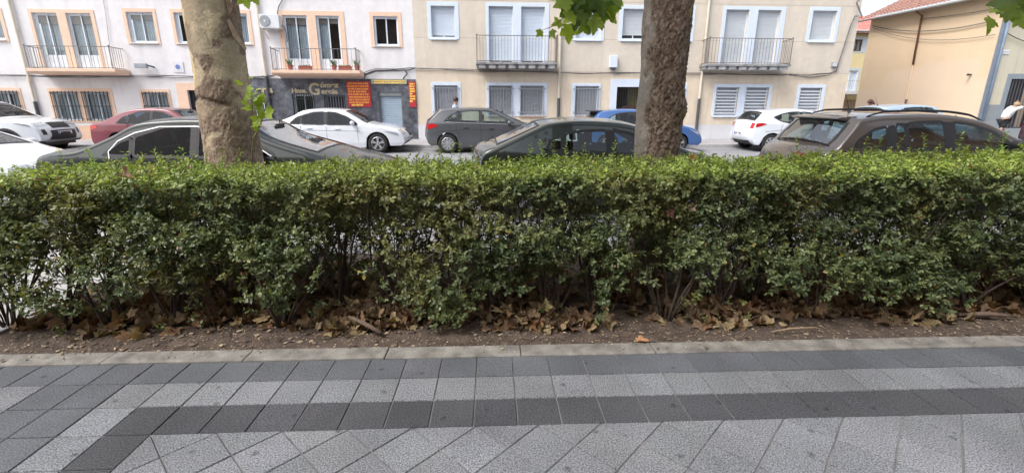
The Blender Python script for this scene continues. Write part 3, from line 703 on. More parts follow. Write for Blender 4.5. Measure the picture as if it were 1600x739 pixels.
# ---- cables along the fronts
def cable(pts, label, n=3, r=.016, seed=1, spread=.03, sag=.02):
    rd = random.Random(seed); m = MB()
    for s_ in range(n):
        P_ = []; ph = rd.uniform(0, 6); fz = rd.uniform(.8, 1.6)
        for i in range(len(pts)-1):
            a, c = Vector(pts[i]), Vector(pts[i+1]); k = max(2, int((c-a).length/.25))
            for j in range(k):
                p = a.lerp(c, j/k); q = (c-a).length
                P_.append((p.x, p.y - .012*s_ - .01, p.z + spread*(s_-n/2)*.8 + .018*math.sin(p.x*fz+ph) + sag*math.sin(p.x*2.3*fz+ph*2)*.4))
        P_.append(tuple(pts[-1])); m.tube(P_, r*rd.uniform(.7, 1.1), 6)
    o = m.build("cable_bundle", cable_m); tag(o, label, "cable"); return o
yc = FY - .045
cable([(-30,yc,2.98),(-18,yc,2.95),(-14.98,yc,2.94),(-12.4,yc,2.97),(-10.4,yc,2.93),(-9.2,yc,2.95),(-8.6,yc,3.02)], "sagging grey cable bundle across the white block left of the shop", 3, seed=2)
cable([(-5.0,yc,2.90),(-4.95,yc,3.10),(-4.5,yc,3.26),(-3.6,yc,3.28),(-2.84,yc,3.35)], "tangled grey cables curving above the rolling shutter", 4, .018, seed=4, spread=.035)
cable([(-3.4,yc,2.92),(-3.2,yc,3.14),(-3.35,yc,3.3)], "short looped cable end at the right corner of the white block", 3, .014, seed=14, spread=.04)
cable([(-2.84,yc,3.35),(-1.2,yc,3.30),(-.16,yc,3.27),(3.2,yc,3.22),(5.4,yc,3.21),(9.4,yc,3.20),(13.4,yc,3.20)], "long cable bundle along the beige block under the balconies", 2, .017, seed=6)
cable([(13.4,yc,3.20),(14.3,yc,3.15),(15.2,yc,3.2),(15.52,yc,3.34),(15.58,yc,3.8),(15.68,yc,4.4),(15.80,yc,5.2),(15.95,yc,5.6)], "cable bundle turning up the right corner of the beige block", 4, .018, seed=8, spread=.03, sag=.05)
cable([(15.95,yc,5.6),(16.1,yc-.2,5.5),(15.8,yc-.1,6.1),(16.25,yc,6.4)], "knot of cables high on the right corner of the beige block", 3, .014, seed=9, spread=.05)
m = MB(); m.tube([(-14.75,yc,7.5),(-14.80,yc,5.3),(-14.9,yc,4.2),(-15.0,yc,3.35),(-14.7,yc,2.96)], .012, 6); tag(m.build("cable_drop", M("pale_cable", (.5,.5,.52), .7, .1, 5)), "thin pale cable dropping down the white wall right of the left balcony", "cable")
m = MB(); m.tube([(-6.9,yc,6.2),(-7.9,yc,5.95),(-8.15,yc,5.6),(-8.2,yc-.1,5.28)], .02, 6); tag(m.build("cable_drop", cable_m), "dark cable curving down the white wall into the air conditioner", "cable")
m = MB(); m.tube([(-11.55,yc,3.5),(-11.45,yc,3.25),(-11.4,yc,2.98)], .018, 6); m.lathe([(0,-.03),(.03,0),(0,.06)], (-11.55,yc,3.52), n=8); tag(m.build("wall_bracket", darkpipe), "short black bracket sticking up from the cable by the left tree", "bracket")

# ---- peach building across the side street
Pb = empty("corner_house"); tag(Pb, "peach house whose long side wall faces the side street with a brown rain pipe", "building")
peach_wall = M("peach_side_render", (.78,.61,.42), .9, .04, .5, .12, 30); peach_pale = M("repainted_render", (.79,.63,.47), .9, .03, .7, .12, 30)
fr_w = M("sage_render", (.60,.56,.44), .9, .04, .8, .12, 40); streaks(peach_wall, .96, 5, .58); streaks(fr_w, .9, 9, .56)
b = MB(); b.add([(22.8,FY,.2),(22.8,27.9,.2),(22.8,27.9,6.9),(22.8,FY,6.62)], [(0,1,2,3)]); b.build("side_wall", peach_wall, Pb, fix=False)
b = MB(); b.add([(22.794,FY+.05,.2),(22.794,27.85,.2),(22.794,27.85,2.9),(22.794,26.2,2.95),(22.794,26.15,3.75),(22.794,23.9,3.9),(22.794,23.85,4.1),(22.794,21.05,3.98),(22.794,21.0,3.15),(22.794,FY+.05,3.1)], [tuple(range(10))]); b.build("repaint_patch", peach_pale, Pb, fix=False)
b = MB(); b.add([(22.8,27.9,.2),(40,27.9,.2),(40,27.9,6.9),(22.8,27.9,6.9)], [(0,1,2,3)]); b.build("rear_wall", peach_wall, Pb)
ph_ = [(23.95,25.2,.9,3.08)]
wall("front_wall", 22.8, 40, 1.95, 6.62, ph_, fr_w, Pb, y=FY); wall("dado", 22.8, 40, .3, 1.95, ph_, M("grey_dado", (.28,.31,.33), .85, .08, 2, .2, 40), Pb, y=FY-.015)
b = MB(); b.box(22.76, 22.95, FY-.06, FY-.016, .44, 6.6); b.build("corner_strip", M("slate_strip", (.22,.26,.32), .8, .1, 4), Pb)
b = MB(); b.tube([(22.98,FY-.1,.44),(22.98,FY-.1,5.2),(22.95,FY-.1,5.6),(22.9,FY-.15,6.5)], .055, 10); b.build("downpipe", M("blue_grey_pipe", (.26,.34,.44), .5, .1, 4), Pb, smooth=True)
surround(23.72, 25.42, .9, 3.30, ph_, M("grey_surround", (.26,.30,.34), .8, .06, 4), Pb)
hh = ph_[0]; m = MB(); frame_bar(m, *hh[:2], *hh[2:], .05, FY+.06, FY+.12); wo = m.build("window", iron, Pb); g = MB(); g.add([(hh[0],FY+.13,hh[2]),(hh[1],FY+.13,hh[2]),(hh[1],FY+.13,hh[3]),(hh[0],FY+.13,hh[3])], [(0,1,2,3)]); g.build("pane", wglass, wo)
g = MB(); g.box(hh[0]-.1, hh[1]+.1, FY+.5, FY+.52, hh[2]-.1, hh[3]+.1); g.build("room_back", M("dim_room", (.10,.09,.11), .9, .2, 3), wo)
m = MB()
for i in range(9): x = hh[0]+.02+i*.15; m.box(x-.008, x+.008, FY+.02, FY+.04, hh[2], hh[3])
m.build("window_bars", M("mauve_iron", (.12,.11,.13), .5, .1, 9), Pb)
# roof with real tile rows
def tile_roof(name, p00, p10, p01, p11, rows, cols, mat, parent):
    """p00-p10 eave, p01-p11 ridge; corrugated sheet of barrel tiles with stepped courses"""
    p00, p10, p01, p11 = map(Vector, (p00, p10, p01, p11)); nrm = (p10-p00).cross(p01-p00).normalized()
    if nrm.z < 0: nrm = -nrm
    vs_ = []; nu = cols*6; nv = rows*2
    for j in range(nv+1):
        v = (j//2 + (j % 2)*.98)/rows if j < nv else 1.0
        lift = .035 if j % 2 == 0 else .0
        for i in range(nu+1):
            u = i/nu; base = p00.lerp(p10, u).lerp(p01.lerp(p11, u), min(v, 1)); vs_.append(base + nrm*(lift + .045*abs(math.sin(PI*i/6))))
    fs = [(j*(nu+1)+i, j*(nu+1)+i+1, (j+1)*(nu+1)+i+1, (j+1)*(nu+1)+i) for j in range(nv) for i in range(nu)]
    m = MB(); m.add(vs_, fs); return m.build(name, mat, parent, smooth=False)
rf = tile_roof("roof", (22.35,19.95,6.62), (22.35,28.3,6.92), (26.8,23.5,8.9), (26.8,28.3,9.0), 14, 38, redtile, Pb)
tile_roof("roof", (22.35,19.95,6.62), (45,19.95,6.62), (26.8,23.5,8.9), (45,23.5,8.9), 12, 90, redtile, Pb)
b = MB(); b.add([(22.35,19.95,6.50),(22.35,28.3,6.80),(22.35,28.3,6.92),(22.35,19.95,6.62)], [(0,1,2,3)]); b.add([(22.35,19.95,6.50),(22.8,FY,6.60),(22.8,27.9,6.88),(22.35,28.3,6.80)], [(0,1,2,3)]); b.add([(22.35,19.95,6.50),(45,19.95,6.5),(45,FY,6.6),(22.8,FY,6.6)], [(0,1,2,3)]); b.build("eave", M("grey_eave", (.34,.31,.29), .85, .1, 4), Pb, fix=False)
b = MB(); b.tube([(22.32,19.95,6.55),(22.32,28.3,6.85)], .06, 8); b.build("gutter", M("grey_gutter", (.33,.32,.31), .6, .1, 4), Pb)
b = MB(); b.tube([(22.35,24.5,6.65),(22.72,24.5,6.45),(22.73,24.42,4.05)], .05, 10); b.build("rain_pipe", M("brown_pipe", (.22,.10,.065), .6, .15, 6), Pb, smooth=True)
b = MB(); b.tube([(22.73,24.42,4.05),(22.73,24.36,2.3)], .03, 8); b.build("rain_pipe", peach_pale, Pb); b = MB(); b.tube([(22.73,24.36,2.3),(22.73,24.34,.4)], .055, 10); b.build("pipe_shoe", M("brown_grey_pipe", (.17,.12,.12), .6, .1, 6), Pb)
WL = empty("wall_lamp"); tag(WL, "small black lamp on the peach side wall near its corner", "lamp")
m = MB(); m.box(22.66, 22.79, 21.25, 21.30, 3.28, 3.34); m.build("bracket", iron, WL); m = MB(); m.lathe([(0,-.06),(.06,-.05),(.04,.03),(0,.05)], (22.62,21.27,3.32), n=10); m.build("lamp_head", iron, WL)
HP = empty("street_name_plate"); tag(HP, "small white plate on the sage wall right of the grey corner pipe", "plate")
m = MB(); m.box(23.02, 23.48, FY-.03, FY-.012, 4.12, 4.30); m.build("plate", M("enamel_white", (.75,.75,.78), .3, .03, 5), HP); m = MB(); printed_rows(m, 23.06, 23.44, 4.15, 4.27, 1, FY-.0305, 31, .03, .07, .6); m.build("printed_line", M("grey_print", (.45,.47,.5), .5, .05, 5), HP)
def wire(pts, label, r=.012, sag=.15):
    m = MB(); a, c = Vector(pts[0]), Vector(pts[1]); m.tube([a.lerp(c, t/14) - Vector((0,0,sag*4*(t/14)*(1-t/14))) for t in range(15)], r, 6); tag(m.build("cable", cable_m), label, "cable")
wire([(22.7,27.6,6.5),(22.72,20.9,5.55)], "dark cable sagging across the top of the peach side wall", .022, .35)
wire([(22.7,27.6,6.4),(22.72,20.6,4.95)], "thin brown cable, the lower of two slung across the peach side wall", .013, .42)
wire([(22.72,24.4,6.3),(22.72,20.6,6.05)], "short cable right of the rain pipe just under the peach wall's eave", .014, .05)
wire([(23.0,20.4,5.0),(26.5,20.4,4.75)], "dark cable looping over the sage wall under the leaves", .02, .35)

# ---- added block behind the camera, unseen, for glass and paint to reflect
Bk = empty("apartment_building"); tag(Bk, "added unseen ochre brick block behind the camera, there for car glass and paint to reflect", "building")
bk_h = [(x, x+1.1, z, z+1.5) for x in np.arange(-27, 27, 2.6) for z in (1.0, 4.2, 7.2)]
wall("wall", -30, 30, 0, 10.5, bk_h, M("ochre_brick", (.30,.20,.13), .9, .2, 3), Bk, y=-9.0, depth=-.2)
b = MB()
for h_ in bk_h: b.add([(h_[0],-9.2,h_[2]),(h_[1],-9.2,h_[2]),(h_[1],-9.2,h_[3]),(h_[0],-9.2,h_[3])], [(0,1,2,3)])
tag(b.build("window_panes", dark_in, Bk), kind="stuff"); b = MB(); b.box(-30.2, 30.2, -20, -8.7, 10.51, 10.8); b.build("roof_slab", greyslab, Bk)

# ---- yellow house closing the side street
Yh = empty("yellow_house"); tag(Yh, "pale yellow house with a red roof at the end of the side street", "building")
yw = M("yellow_render", (.78,.67,.38), .9, .04, .8, .12, 30); yh = [(28.30,29.04,6.2,7.05), (27.9,29.15,3.25,4.8), (26.3,27.3,6.2,7.05)]
m_ = wall("wall", 20, 36, .3, 7.55, yh, yw, Yh, y=36)
tile_roof("roof", (19.6,35.5,7.6), (36.4,35.5,7.6), (19.6,39.5,9.3), (36.4,39.5,9.3), 10, 70, M("faded_red_tile", (.60,.22,.19), .85, .2, 5), Yh)
b = MB(); b.box(19.6, 36.4, 35.5, 35.99, 7.42, 7.595); b.build("eave", M("brown_eave", (.20,.13,.10), .8, .2, 5), Yh)
for h in yh[:1] + yh[2:]:
    w = MB(); frame_bar(w, h[0], h[1], h[2], h[3], .07, 36.03, 36.1); w.box((h[0]+h[1])/2-.04, (h[0]+h[1])/2+.04, 36.03, 36.1, h[2]+.07, h[3]-.07); wo = w.build("window", M("brown_wood_frame", (.13,.075,.05), .6, .2, 9), Yh)
    g = MB(); g.add([(h[0],36.09,h[2]),(h[1],36.09,h[2]),(h[1],36.09,h[3]),(h[0],36.09,h[3])], [(0,1,2,3)]); g.build("pane", wglass, wo); g = MB(); g.box(h[0]-.1,h[1]+.1,36.17,36.19,h[2]-.1,h[3]+.1); g.build("curtain", curtain_m, wo)
surround(28.2, 29.45, 6.1, 7.22, yh, M("pale_blue_paint", (.55,.65,.74), .8, .04, 4), Yh, y=36)
surround(27.75, 29.3, 3.2, 4.98, yh, MATS["pale_blue_paint"], Yh, y=36)
h = yh[1]; w = MB(); frame_bar(w, h[0], h[1], h[2], h[3], .07, 36.03, 36.1); w.box(28.49, 28.56, 36.03, 36.1, h[2]+.07, h[3]-.07); wo = w.build("window", alu, Yh); g = MB(); g.box(h[0], h[1], 36.105, 36.12, h[2], h[3]); g.build("blind", shutter_m, wo)
m = MB(); m.box(27.6, 29.6, 35.2, 35.98, 3.02, 3.2); sl = m.build("balcony", plinth_m, Yh); railing(27.65, 29.55, 3.2, 4.0, 35.25, 36, sl, greyiron, 14)
b = MB(); b.box(27.9, 29.4, 35.9, 35.98, .4, 2.6); b.build("garage_door", M("brown_garage", (.30,.22,.15), .7, .15, 4), Yh)

# ---------------------------------------------------------------- cars
def paintmat(name, c, metal=0.0, rough=.38, coat=1.0):
    return M(name, c, rough, .03, 2, metal=metal*.45, coat=coat, bump=.0)
tyre_m = M("tyre_rubber", (.022,.022,.023), .85, .15, 20, .2, 60)
alloy = M("alloy_wheel", (.52,.53,.55), .32, .05, 6, metal=.75)
steel_dark = M("dark_alloy", (.16,.16,.17), .4, .05, 6, metal=.5)
blackplastic = M("black_plastic", (.028,.028,.03), .6, .12, 20)
chrome = M("chrome_strip", (.40,.41,.42), .35, .02, 5, metal=1.0)
cabin = M("cabin_trim", (.055,.055,.06), .85, .2, 8)
seat_m = M("seat_fabric", (.075,.075,.085), .9, .2, 30)
seat_light = M("light_seat_fabric", (.22,.21,.20), .9, .15, 30)
redlens = M("red_lens", (.50,.015,.02), .18, .1, 30, coat=1.0)
clearlens = M("headlamp_lens", (.55,.58,.62), .12, .35, 25, coat=1.0, metal=.4)
plate_m = M("number_plate", (.75,.76,.78), .5, .03, 9)
car_glass = glass_mat("car_glass", (.60,.70,.69), .01, .7)
dark_glass = glass_mat("dark_car_glass", (.22,.27,.29), .01, .12)
screen_glass = glass_mat("windscreen_glass", (.50,.58,.58), .03, 4.6)
estate_glass = glass_mat("estate_glass", (.50,.62,.64), .01, 3.2)
blue_glass = glass_mat("blue_car_glass", (.28,.40,.52), .03, .45)

def inpoly(x, z, poly):
    c = False; n = len(poly)
    for i in range(n):
        (x1, z1), (x2, z2) = poly[i], poly[(i+1) % n]
        if (z1 > z) != (z2 > z) and x < (x2-x1)*(z-z1)/(z2-z1)+x1: c = not c
    return c
def offset_poly(poly, d):
    n = len(poly); ar = sum(poly[i][0]*poly[(i+1) % n][1]-poly[(i+1) % n][0]*poly[i][1] for i in range(n)); s_ = 1 if ar > 0 else -1; out = []
    for i in range(n):
        p0, p1, p2 = Vector(poly[i-1]), Vector(poly[i]), Vector(poly[(i+1) % n])
        a = (p1-p0).normalized(); b_ = (p2-p1).normalized(); na = Vector((a.y, -a.x))*s_; nb = Vector((b_.y, -b_.x))*s_
        m_ = (na+nb); m_ = m_/max(m_.length_squared/2, .5); q = p1 + m_*d; out.append((q.x, q.y))
    return out
def round_poly(poly, r=.05, k=3):
    out = []; n = len(poly)
    for i in range(n):
        p0, p1, p2 = Vector(poly[i-1]), Vector(poly[i]), Vector(poly[(i+1) % n]); a = p0-p1; c = p2-p1
        ra = min(r, a.length*.4); rc = min(r, c.length*.4); s_, e = p1+a.normalized()*ra, p1+c.normalized()*rc
        for j in range(k+1): t = j/k; q = s_*(1-t)**2 + p1*2*t*(1-t) + e*t*t; out.append((q.x, q.y))
    return out

def car(name, label, S, X, Yside, paint, glass, group, rim=alloy, facing=1, seatm=None, detail=1):
    L, Wd = S['L'], S['W']; H = max(p[1] for p in S['top']); tp = S['top']; wh = Wd/2; belt = S['belt']; bf = belt if callable(belt) else (lambda x: belt)
    root = empty(name, (X, Yside + wh, zroad(Yside+wh))); tag(root, label, "car", group)
    root.rotation_euler = (math.atan(.0281), 0, 0)
    # resample the side profile
    st = []; cidx = {}
    def cr(p0, p1, p2, p3, t): return tuple(.5*((2*b)+(-a+c)*t+(2*a-5*b+4*c-d)*t*t+(-a+3*b-3*c+d)*t**3) for a, b, c, d in zip(p0, p1, p2, p3))
    sharp = set(S.get('sharp', []))
    for i in range(len(tp)-1):
        p0 = tp[i-1] if i > 0 and i not in sharp else tp[i]; p3 = tp[i+2] if i+2 < len(tp) and (i+1) not in sharp else tp[i+1]
        n = max(1, int(math.hypot(tp[i+1][0]-tp[i][0], tp[i+1][1]-tp[i][1])/.05)); cidx[i] = len(st)
        for j in range(n): st.append(cr(p0, tp[i], tp[i+1], p3, j/n))
    cidx[len(tp)-1] = len(st); st.append(tp[-1]); ns = len(st)
    R = S['r'] + .055; wx = S['wheels']; cl = S.get('clear', .2)
    def zbot(x):
        z = cl + (.06 if x < .5 or x > L-.6 else 0)*1.0
        for xc in wx:
            if abs(x-xc) < R: z = max(z, S['r'] + math.sqrt(R*R-(x-xc)**2))
        return z
    def w(x, z):
        b_ = bf(x)
        if z < .36: s_ = .945 + .055*max(0, (z-.1))/.26
        elif z < .72: s_ = 1.0
        elif z < b_: s_ = 1 - .022*(z-.72)/max(.01, b_-.72)
        else: s_ = .978 - S.get('tum', .215)*(z-b_)/max(.05, H-b_)
        pl = 1 - .11*max(0, (.75-x)/.75)**2 - .15*max(0, (x-(L-.95))/.95)**2
        return wh*s_*pl
    K = 34; NR = 4; grid = []; nrm = []
    for i in range(ns):
        a, c = st[max(i-1, 0)], st[min(i+1, ns-1)]; dx, dz = c[0]-a[0], c[1]-a[1]; l_ = math.hypot(dx, dz) or 1; nrm.append((-dz/l_, dx/l_))
    for i, (xt, zt) in enumerate(st):
        xb = min(max(xt, .14), L-.14); zb = min(zbot(xb), zt); r = min(.055 if zt > bf(xt)+.08 else .085, max(.002, (zt-zb)*.33)); col = []
        for k in range(K+1):
            t = k/K; z = zb + (zt-r-zb)*t; x = xb + (xt-xb)*t; col.append((x, w(x, z), z))
        wt = w(xt, zt-r)
        for k in range(1, NR+1):
            th = PI/2*k/NR; col.append((xt, wt - r*(1-math.cos(th)), zt - r + r*math.sin(th)))
        grid.append(col)
    ye = [g[-1][1] for g in grid]; Q = 14
    def skin(i, q, off=0.0):
        (xt, zt), (nx, nz) = st[i], nrm[i]; f = min(1, max(0, (zt-cl-.05)/.25)); c = (.035 + .105*nx*nx)*f*(1-abs(q)**2.4) + off
        return (xt + nx*c, q*ye[i], zt + nz*c)
    NC = K+NR+1; verts = []; faces = []; fmi = []
    holes = [offset_poly(p, .008) for p in S['panes']]
    for sgn in (-1, 1):
        o = len(verts)
        for g in grid: verts += [(x, sgn*y, z) for x, y, z in g]
        for i in range(ns-1):
            for k in range(NC-1):
                ids = (o+i*NC+k, o+(i+1)*NC+k, o+(i+1)*NC+k+1, o+i*NC+k+1); cx = sum(verts[j][0] for j in ids)/4; cz = sum(verts[j][2] for j in ids)/4
                if cz > bf(cx)-.15 and any(inpoly(cx, cz, p) for p in holes): continue
                mi = 1 if (cz < S.get('clad', .0) and not (cx < .02 or cx > L)) else 0
                faces.append(ids if sgn < 0 else ids[::-1]); fmi.append(mi)
    o = len(verts)
    for i in range(ns):
        for q in range(Q+1): verts.append(skin(i, -1 + 2*q/Q))
    rg = (cidx[S['rear_glass'][0]], cidx[S['rear_glass'][1]]); ws = (cidx[S['windscreen'][0]], cidx[S['windscreen'][1]])
    gl_f = {'r': [], 'w': []}
    for i in range(ns-1):
        for q in range(Q):
            ids = (o+i*(Q+1)+q, o+(i+1)*(Q+1)+q, o+(i+1)*(Q+1)+q+1, o+i*(Q+1)+q+1); which = 'r' if rg[0] <= i < rg[1] else 'w' if ws[0] <= i < ws[1] else None
            if which and 1 <= q < Q-1: gl_f[which].append(ids); continue
            zc = sum(verts[j][2] for j in ids)/4
            mi = 2 if which and False else (1 if zc < S.get('clad', 0) else 0)
            faces.append(ids); fmi.append(mi)
    m = MB(); m.v = verts; m.f = faces; m.fm = fmi
    body = m.build("body", [paint, blackplastic, blackplastic], root, smooth=True, fix=False)
    bm = bmesh.new(); bm.from_mesh(body.data); bmesh.ops.remove_doubles(bm, verts=bm.verts, dist=.0008); bmesh.ops.recalc_face_normals(bm, faces=bm.faces); bm.to_mesh(body.data); bm.free()
    for key, nm in (('r', "rear_window"), ('w', "windscreen")):
        i0, i1 = (rg if key == 'r' else ws); g = MB()
        for i in range(i0, i1):
            for q in range(1, Q-1):
                g.add([skin(i, -1+2*q/Q, .002), skin(i+1, -1+2*q/Q, .002), skin(i+1, -1+2*(q+1)/Q, .002), skin(i, -1+2*(q+1)/Q, .002)], [(0,1,2,3)])
        bm_ = g.build(nm, S.get("screen", glass), root, smooth=True)
        f = MB()                                         # black border band of the glass
        def band(ia, ib, qa, qb):
            n_ = max(1, ib-ia)
            for i in range(ia, ib):
                for t in range(6):
                    a, c = qa+(qb-qa)*t/6, qa+(qb-qa)*(t+1)/6
                    f.add([skin(i, a, .005), skin(i+1, a, .005), skin(i+1, c, .005), skin(i, c, .005)], [(0,1,2,3)])
        e = 1-2/Q; band(i0, i1, -e-.01, -e+.05); band(i0, i1, e-.05, e+.01); band(i0, i0+1, -e, e); band(i1-1, i1, -e, e)
        f.build("glass_border", blackplastic, bm_, smooth=True, fix=False)
    # side panes
    def side(x, z, sgn, off): return (x, sgn*(w(x, z)+off), z)
    def pane_mesh(m, poly, off, sgns=(-1, 1)):
        xs = sorted({p[0] for p in poly} | set(np.linspace(min(p[0] for p in poly), max(p[0] for p in poly), 14)))
        def span(x):
            zs_ = []
            for i in range(len(poly)):
                (x1, z1), (x2, z2) = poly[i], poly[(i+1) % len(poly)]
                if abs(x1-x2) < 1e-9:
                    if abs(x-x1) < 1e-9: zs_ += [z1, z2]
                elif min(x1, x2)-1e-9 <= x <= max(x1, x2)+1e-9: zs_.append(z1+(z2-z1)*(x-x1)/(x2-x1))
            return (min(zs_), max(zs_)) if zs_ else (0, 0)
        sp = [span(x) for x in xs]
        for sgn in sgns:
            for i in range(len(xs)-1):
                for k in range(4):
                    P_ = lambda x, s_, t: side(x, s_[0]+(s_[1]-s_[0])*t, sgn, off)
                    m.add([P_(xs[i], sp[i], k/4), P_(xs[i+1], sp[i+1], k/4), P_(xs[i+1], sp[i+1], (k+1)/4), P_(xs[i], sp[i], (k+1)/4)], [(0,1,2,3)])
    def ribbon(m, pts, wd, off, closed=False, sgns=(-1, 1)):
        n = len(pts)
        for sgn in sgns:
            for i in range(n if closed else n-1):
                p, q = Vector(pts[i]), Vector(pts[(i+1) % n]); d = (q-p)
                if d.length < 1e-6: continue
                e = Vector((-d.y, d.x)).normalized()*wd/2; k = max(1, int(d.length/.12))
                for j in range(k):
                    a, c = p+d*(j/k), p+d*((j+1)/k)
                    m.add([side(a.x+e.x, a.y+e.y, sgn, off), side(c.x+e.x, c.y+e.y, sgn, off), side(c.x-e.x, c.y-e.y, sgn, off), side(a.x-e.x, a.y-e.y, sgn, off)], [(0,1,2,3)])
    seam_m = M("seam_shadow", (.02,.02,.022), .7, .1, 5)
    for sgn in (-1, 1):
        for p in S['panes']:
            pr = round_poly(p, .05); g = MB(); pane_mesh(g, pr, .003, (sgn,)); so = g.build("side_window", glass, root, smooth=True, fix=False)
            g = MB(); ribbon(g, pr, .040 if Yside < 10 else .034, .005, True, (sgn,)); g.build("window_seal", blackplastic, so, fix=False)
        for pl in S.get('pillars', []):
            m = MB(); pane_mesh(m, pl, .0065, (sgn,)); m.build("pillar_trim", blackplastic, root, smooth=True, fix=False)
        if S.get('chrome'):
            m = MB(); ribbon(m, S['chrome'], .016, .009, False, (sgn,)); m.build("window_trim", chrome, root, fix=False)
        for sm in S.get('seams', []):
            m = MB(); ribbon(m, sm, .010, .002, False, (sgn,)); m.build("door_seam", seam_m, root, fix=False)
        for (x, z) in S.get('handles', []):
            a = side(x, z, sgn, 0); m = MB(); m.box(a[0]-.09, a[0]+.09, min(a[1], a[1]+sgn*.03), max(a[1], a[1]+sgn*.03), z-.014, z+.014); m.build("handle", paint, root, bevel=.006)
    # lamps, plates, grilles: (part, material, end, z0, z1, q0, q1)
    def fascia(part, mat, end, z0, z1, q0, q1, off=.006, both=True):
        rng_ = range(0, ns//3) if end == 'tail' else range(ns-1, ns*2//3, -1); ids = [i for i in rng_ if z0-.03 <= st[i][1] <= z1+.03]
        if not ids: return
        i0, i1 = min(ids), max(ids)
        for sg in ((-1, 1) if both else (1,)):
            g = MB()
            for i in range(i0, i1):
                if not (z0-.001 <= (st[i][1]+st[i+1][1])/2 <= z1+.001): continue
                for t in range(6):
                    a, c = sg*(q0+(q1-q0)*t/6), sg*(q0+(q1-q0)*(t+1)/6)
                    g.add([skin(i, a, off), skin(i+1, a, off), skin(i+1, c, off), skin(i, c, off)], [(0,1,2,3)])
            if g.v: g.build(part, mat, root, smooth=True, fix=False)
    for a in S.get('fascia', []): fascia(*a)
    for sgn in (-1, 1):
        for part, mat, poly in S.get('side_patches', []):
            g = MB(); pane_mesh(g, poly, .008, (sgn,)); g.build(part, mat, root, smooth=True, fix=False)
        if S.get('arch_clad'):
            for xc in wx:
                g = MB(); pts = [(xc + (R+.03)*math.cos(a), S['r'] + (R+.03)*math.sin(a)) for a in np.linspace(-.25, PI+.25, 18)]; ribbon(g, pts, .085, .012, False, (sgn,)); g.build("arch_cladding", blackplastic, root, fix=False)
            g = MB(); ribbon(g, [(wx[0]+R, .33), (wx[1]-R, .33)], .16, .012, False, (sgn,)); g.build("sill_cladding", blackplastic, root, fix=False)
    # underbody and cabin
    g = MB(); g.box(.35, L-.45, -wh+.24, wh-.24, .22, .52); g.box(.12, L-.14, -wh+.30, wh-.30, .26, .40)
    g.box(wx[0]+R+.02, wx[1]-R-.02, -wh+.06, wh-.06, .24, .44); g.build("underbody", blackplastic, root)
    if detail:
        sm = seatm or seat_m; bz = .44; xw = st[ws[1]][0]
        def seat(x, y, bench=False):
            half = .56 if bench else .25; g = MB()
            g.prism([(x, bz), (x+.48, bz+.04), (x+.50, bz+.17), (x+.02, bz+.13)], 'y', y-half, y+half)
            g.prism([(x-.02, bz+.10), (x+.12, bz+.12), (x-.08, bz+.60), (x-.17, bz+.59)], 'y', y-half, y+half); so = g.build("rear_bench" if bench else "seat", sm, root, bevel=.035)
            for yy in ((-.36, .36) if bench else (0,)):
                g = MB(); g.prism([(x-.11, bz+.66), (x-.19, bz+.66), (x-.205, bz+.82), (x-.13, bz+.82)], 'y', y+yy-.11, y+yy+.11); g.box(x-.17, x-.155, y+yy-.06, y+yy-.045, bz+.56, bz+.68); g.box(x-.17, x-.155, y+yy+.045, y+yy+.06, bz+.56, bz+.68); g.build("headrest", sm, so, bevel=.03)
        xs_ = S.get('seat_x', xw-1.15)
        seat(xs_, -.37); seat(xs_, .37); seat(xs_-.85, 0, True)
        g = MB(); g.prism([(xw-.50, .78), (xw-.48, bf(xw)-.06), (xw-.30, bf(xw)+.0), (xw-.02, bf(xw)-.04), (xw+.0, .6)], 'y', -wh*.80, wh*.80); g.build("dashboard", cabin, root, bevel=.03)
        g = MB(); c = Vector((xw-.62, .37, bf(xw)-.06)); ring = []
        for k in range(21): a = 2*PI*k/20; ring.append(c + Vector((math.cos(a)*.185*-.35, math.sin(a)*.185, math.cos(a)*.185*.93)))
        g.tube(ring, .016, 8, cap=False); g.tube([c, c+Vector((.25,0,-.1))], .03, 8); g.box(c.x-.01, c.x+.015, c.y-.17, c.y+.17, c.z-.02, c.z+.02); g.build("steering_wheel", cabin, root)
        g = MB(); xm = st[ws[0]][0]+.22; g.box(xm-.02, xm+.03, -.12, .12, H-.16, H-.09); g.box(xm, xm+.015, -.01, .01, H-.09, H-.03); g.build("rear_view_mirror", cabin, root, bevel=.01)
    # door mirrors
    xm = S.get('mirror', (st[ws[1]][0]-.42, bf(st[ws[1]][0])+.06))
    for sgn in (-1, 1):
        y0 = w(xm[0], xm[1]); g = MB(); pts = []
        n1, n2 = 10, 7
        for j in range(n2+1):
            for i in range(n1):
                a, p = 2*PI*i/n1, PI*j/n2; pts.append((xm[0]+.075*math.sin(p)*math.cos(a)-.0, sgn*(y0+.13+.115*math.cos(p)), xm[1]+.02+.075*math.sin(p)*math.sin(a)))
        g.add(pts, [(j*n1+i, j*n1+(i+1) % n1, (j+1)*n1+(i+1) % n1, (j+1)*n1+i) for j in range(n2) for i in range(n1)])
        g.box(xm[0]-.02, xm[0]+.05, min(sgn*(y0-.02), sgn*(y0+.05)), max(sgn*(y0-.02), sgn*(y0+.05)), xm[1]-.05, xm[1]-.01); g.build("door_mirror", S.get('mirror_mat', paint), root, smooth=True)
    # wheels
    r = S['r']; wb = None; nsp = S.get('spokes', 5)
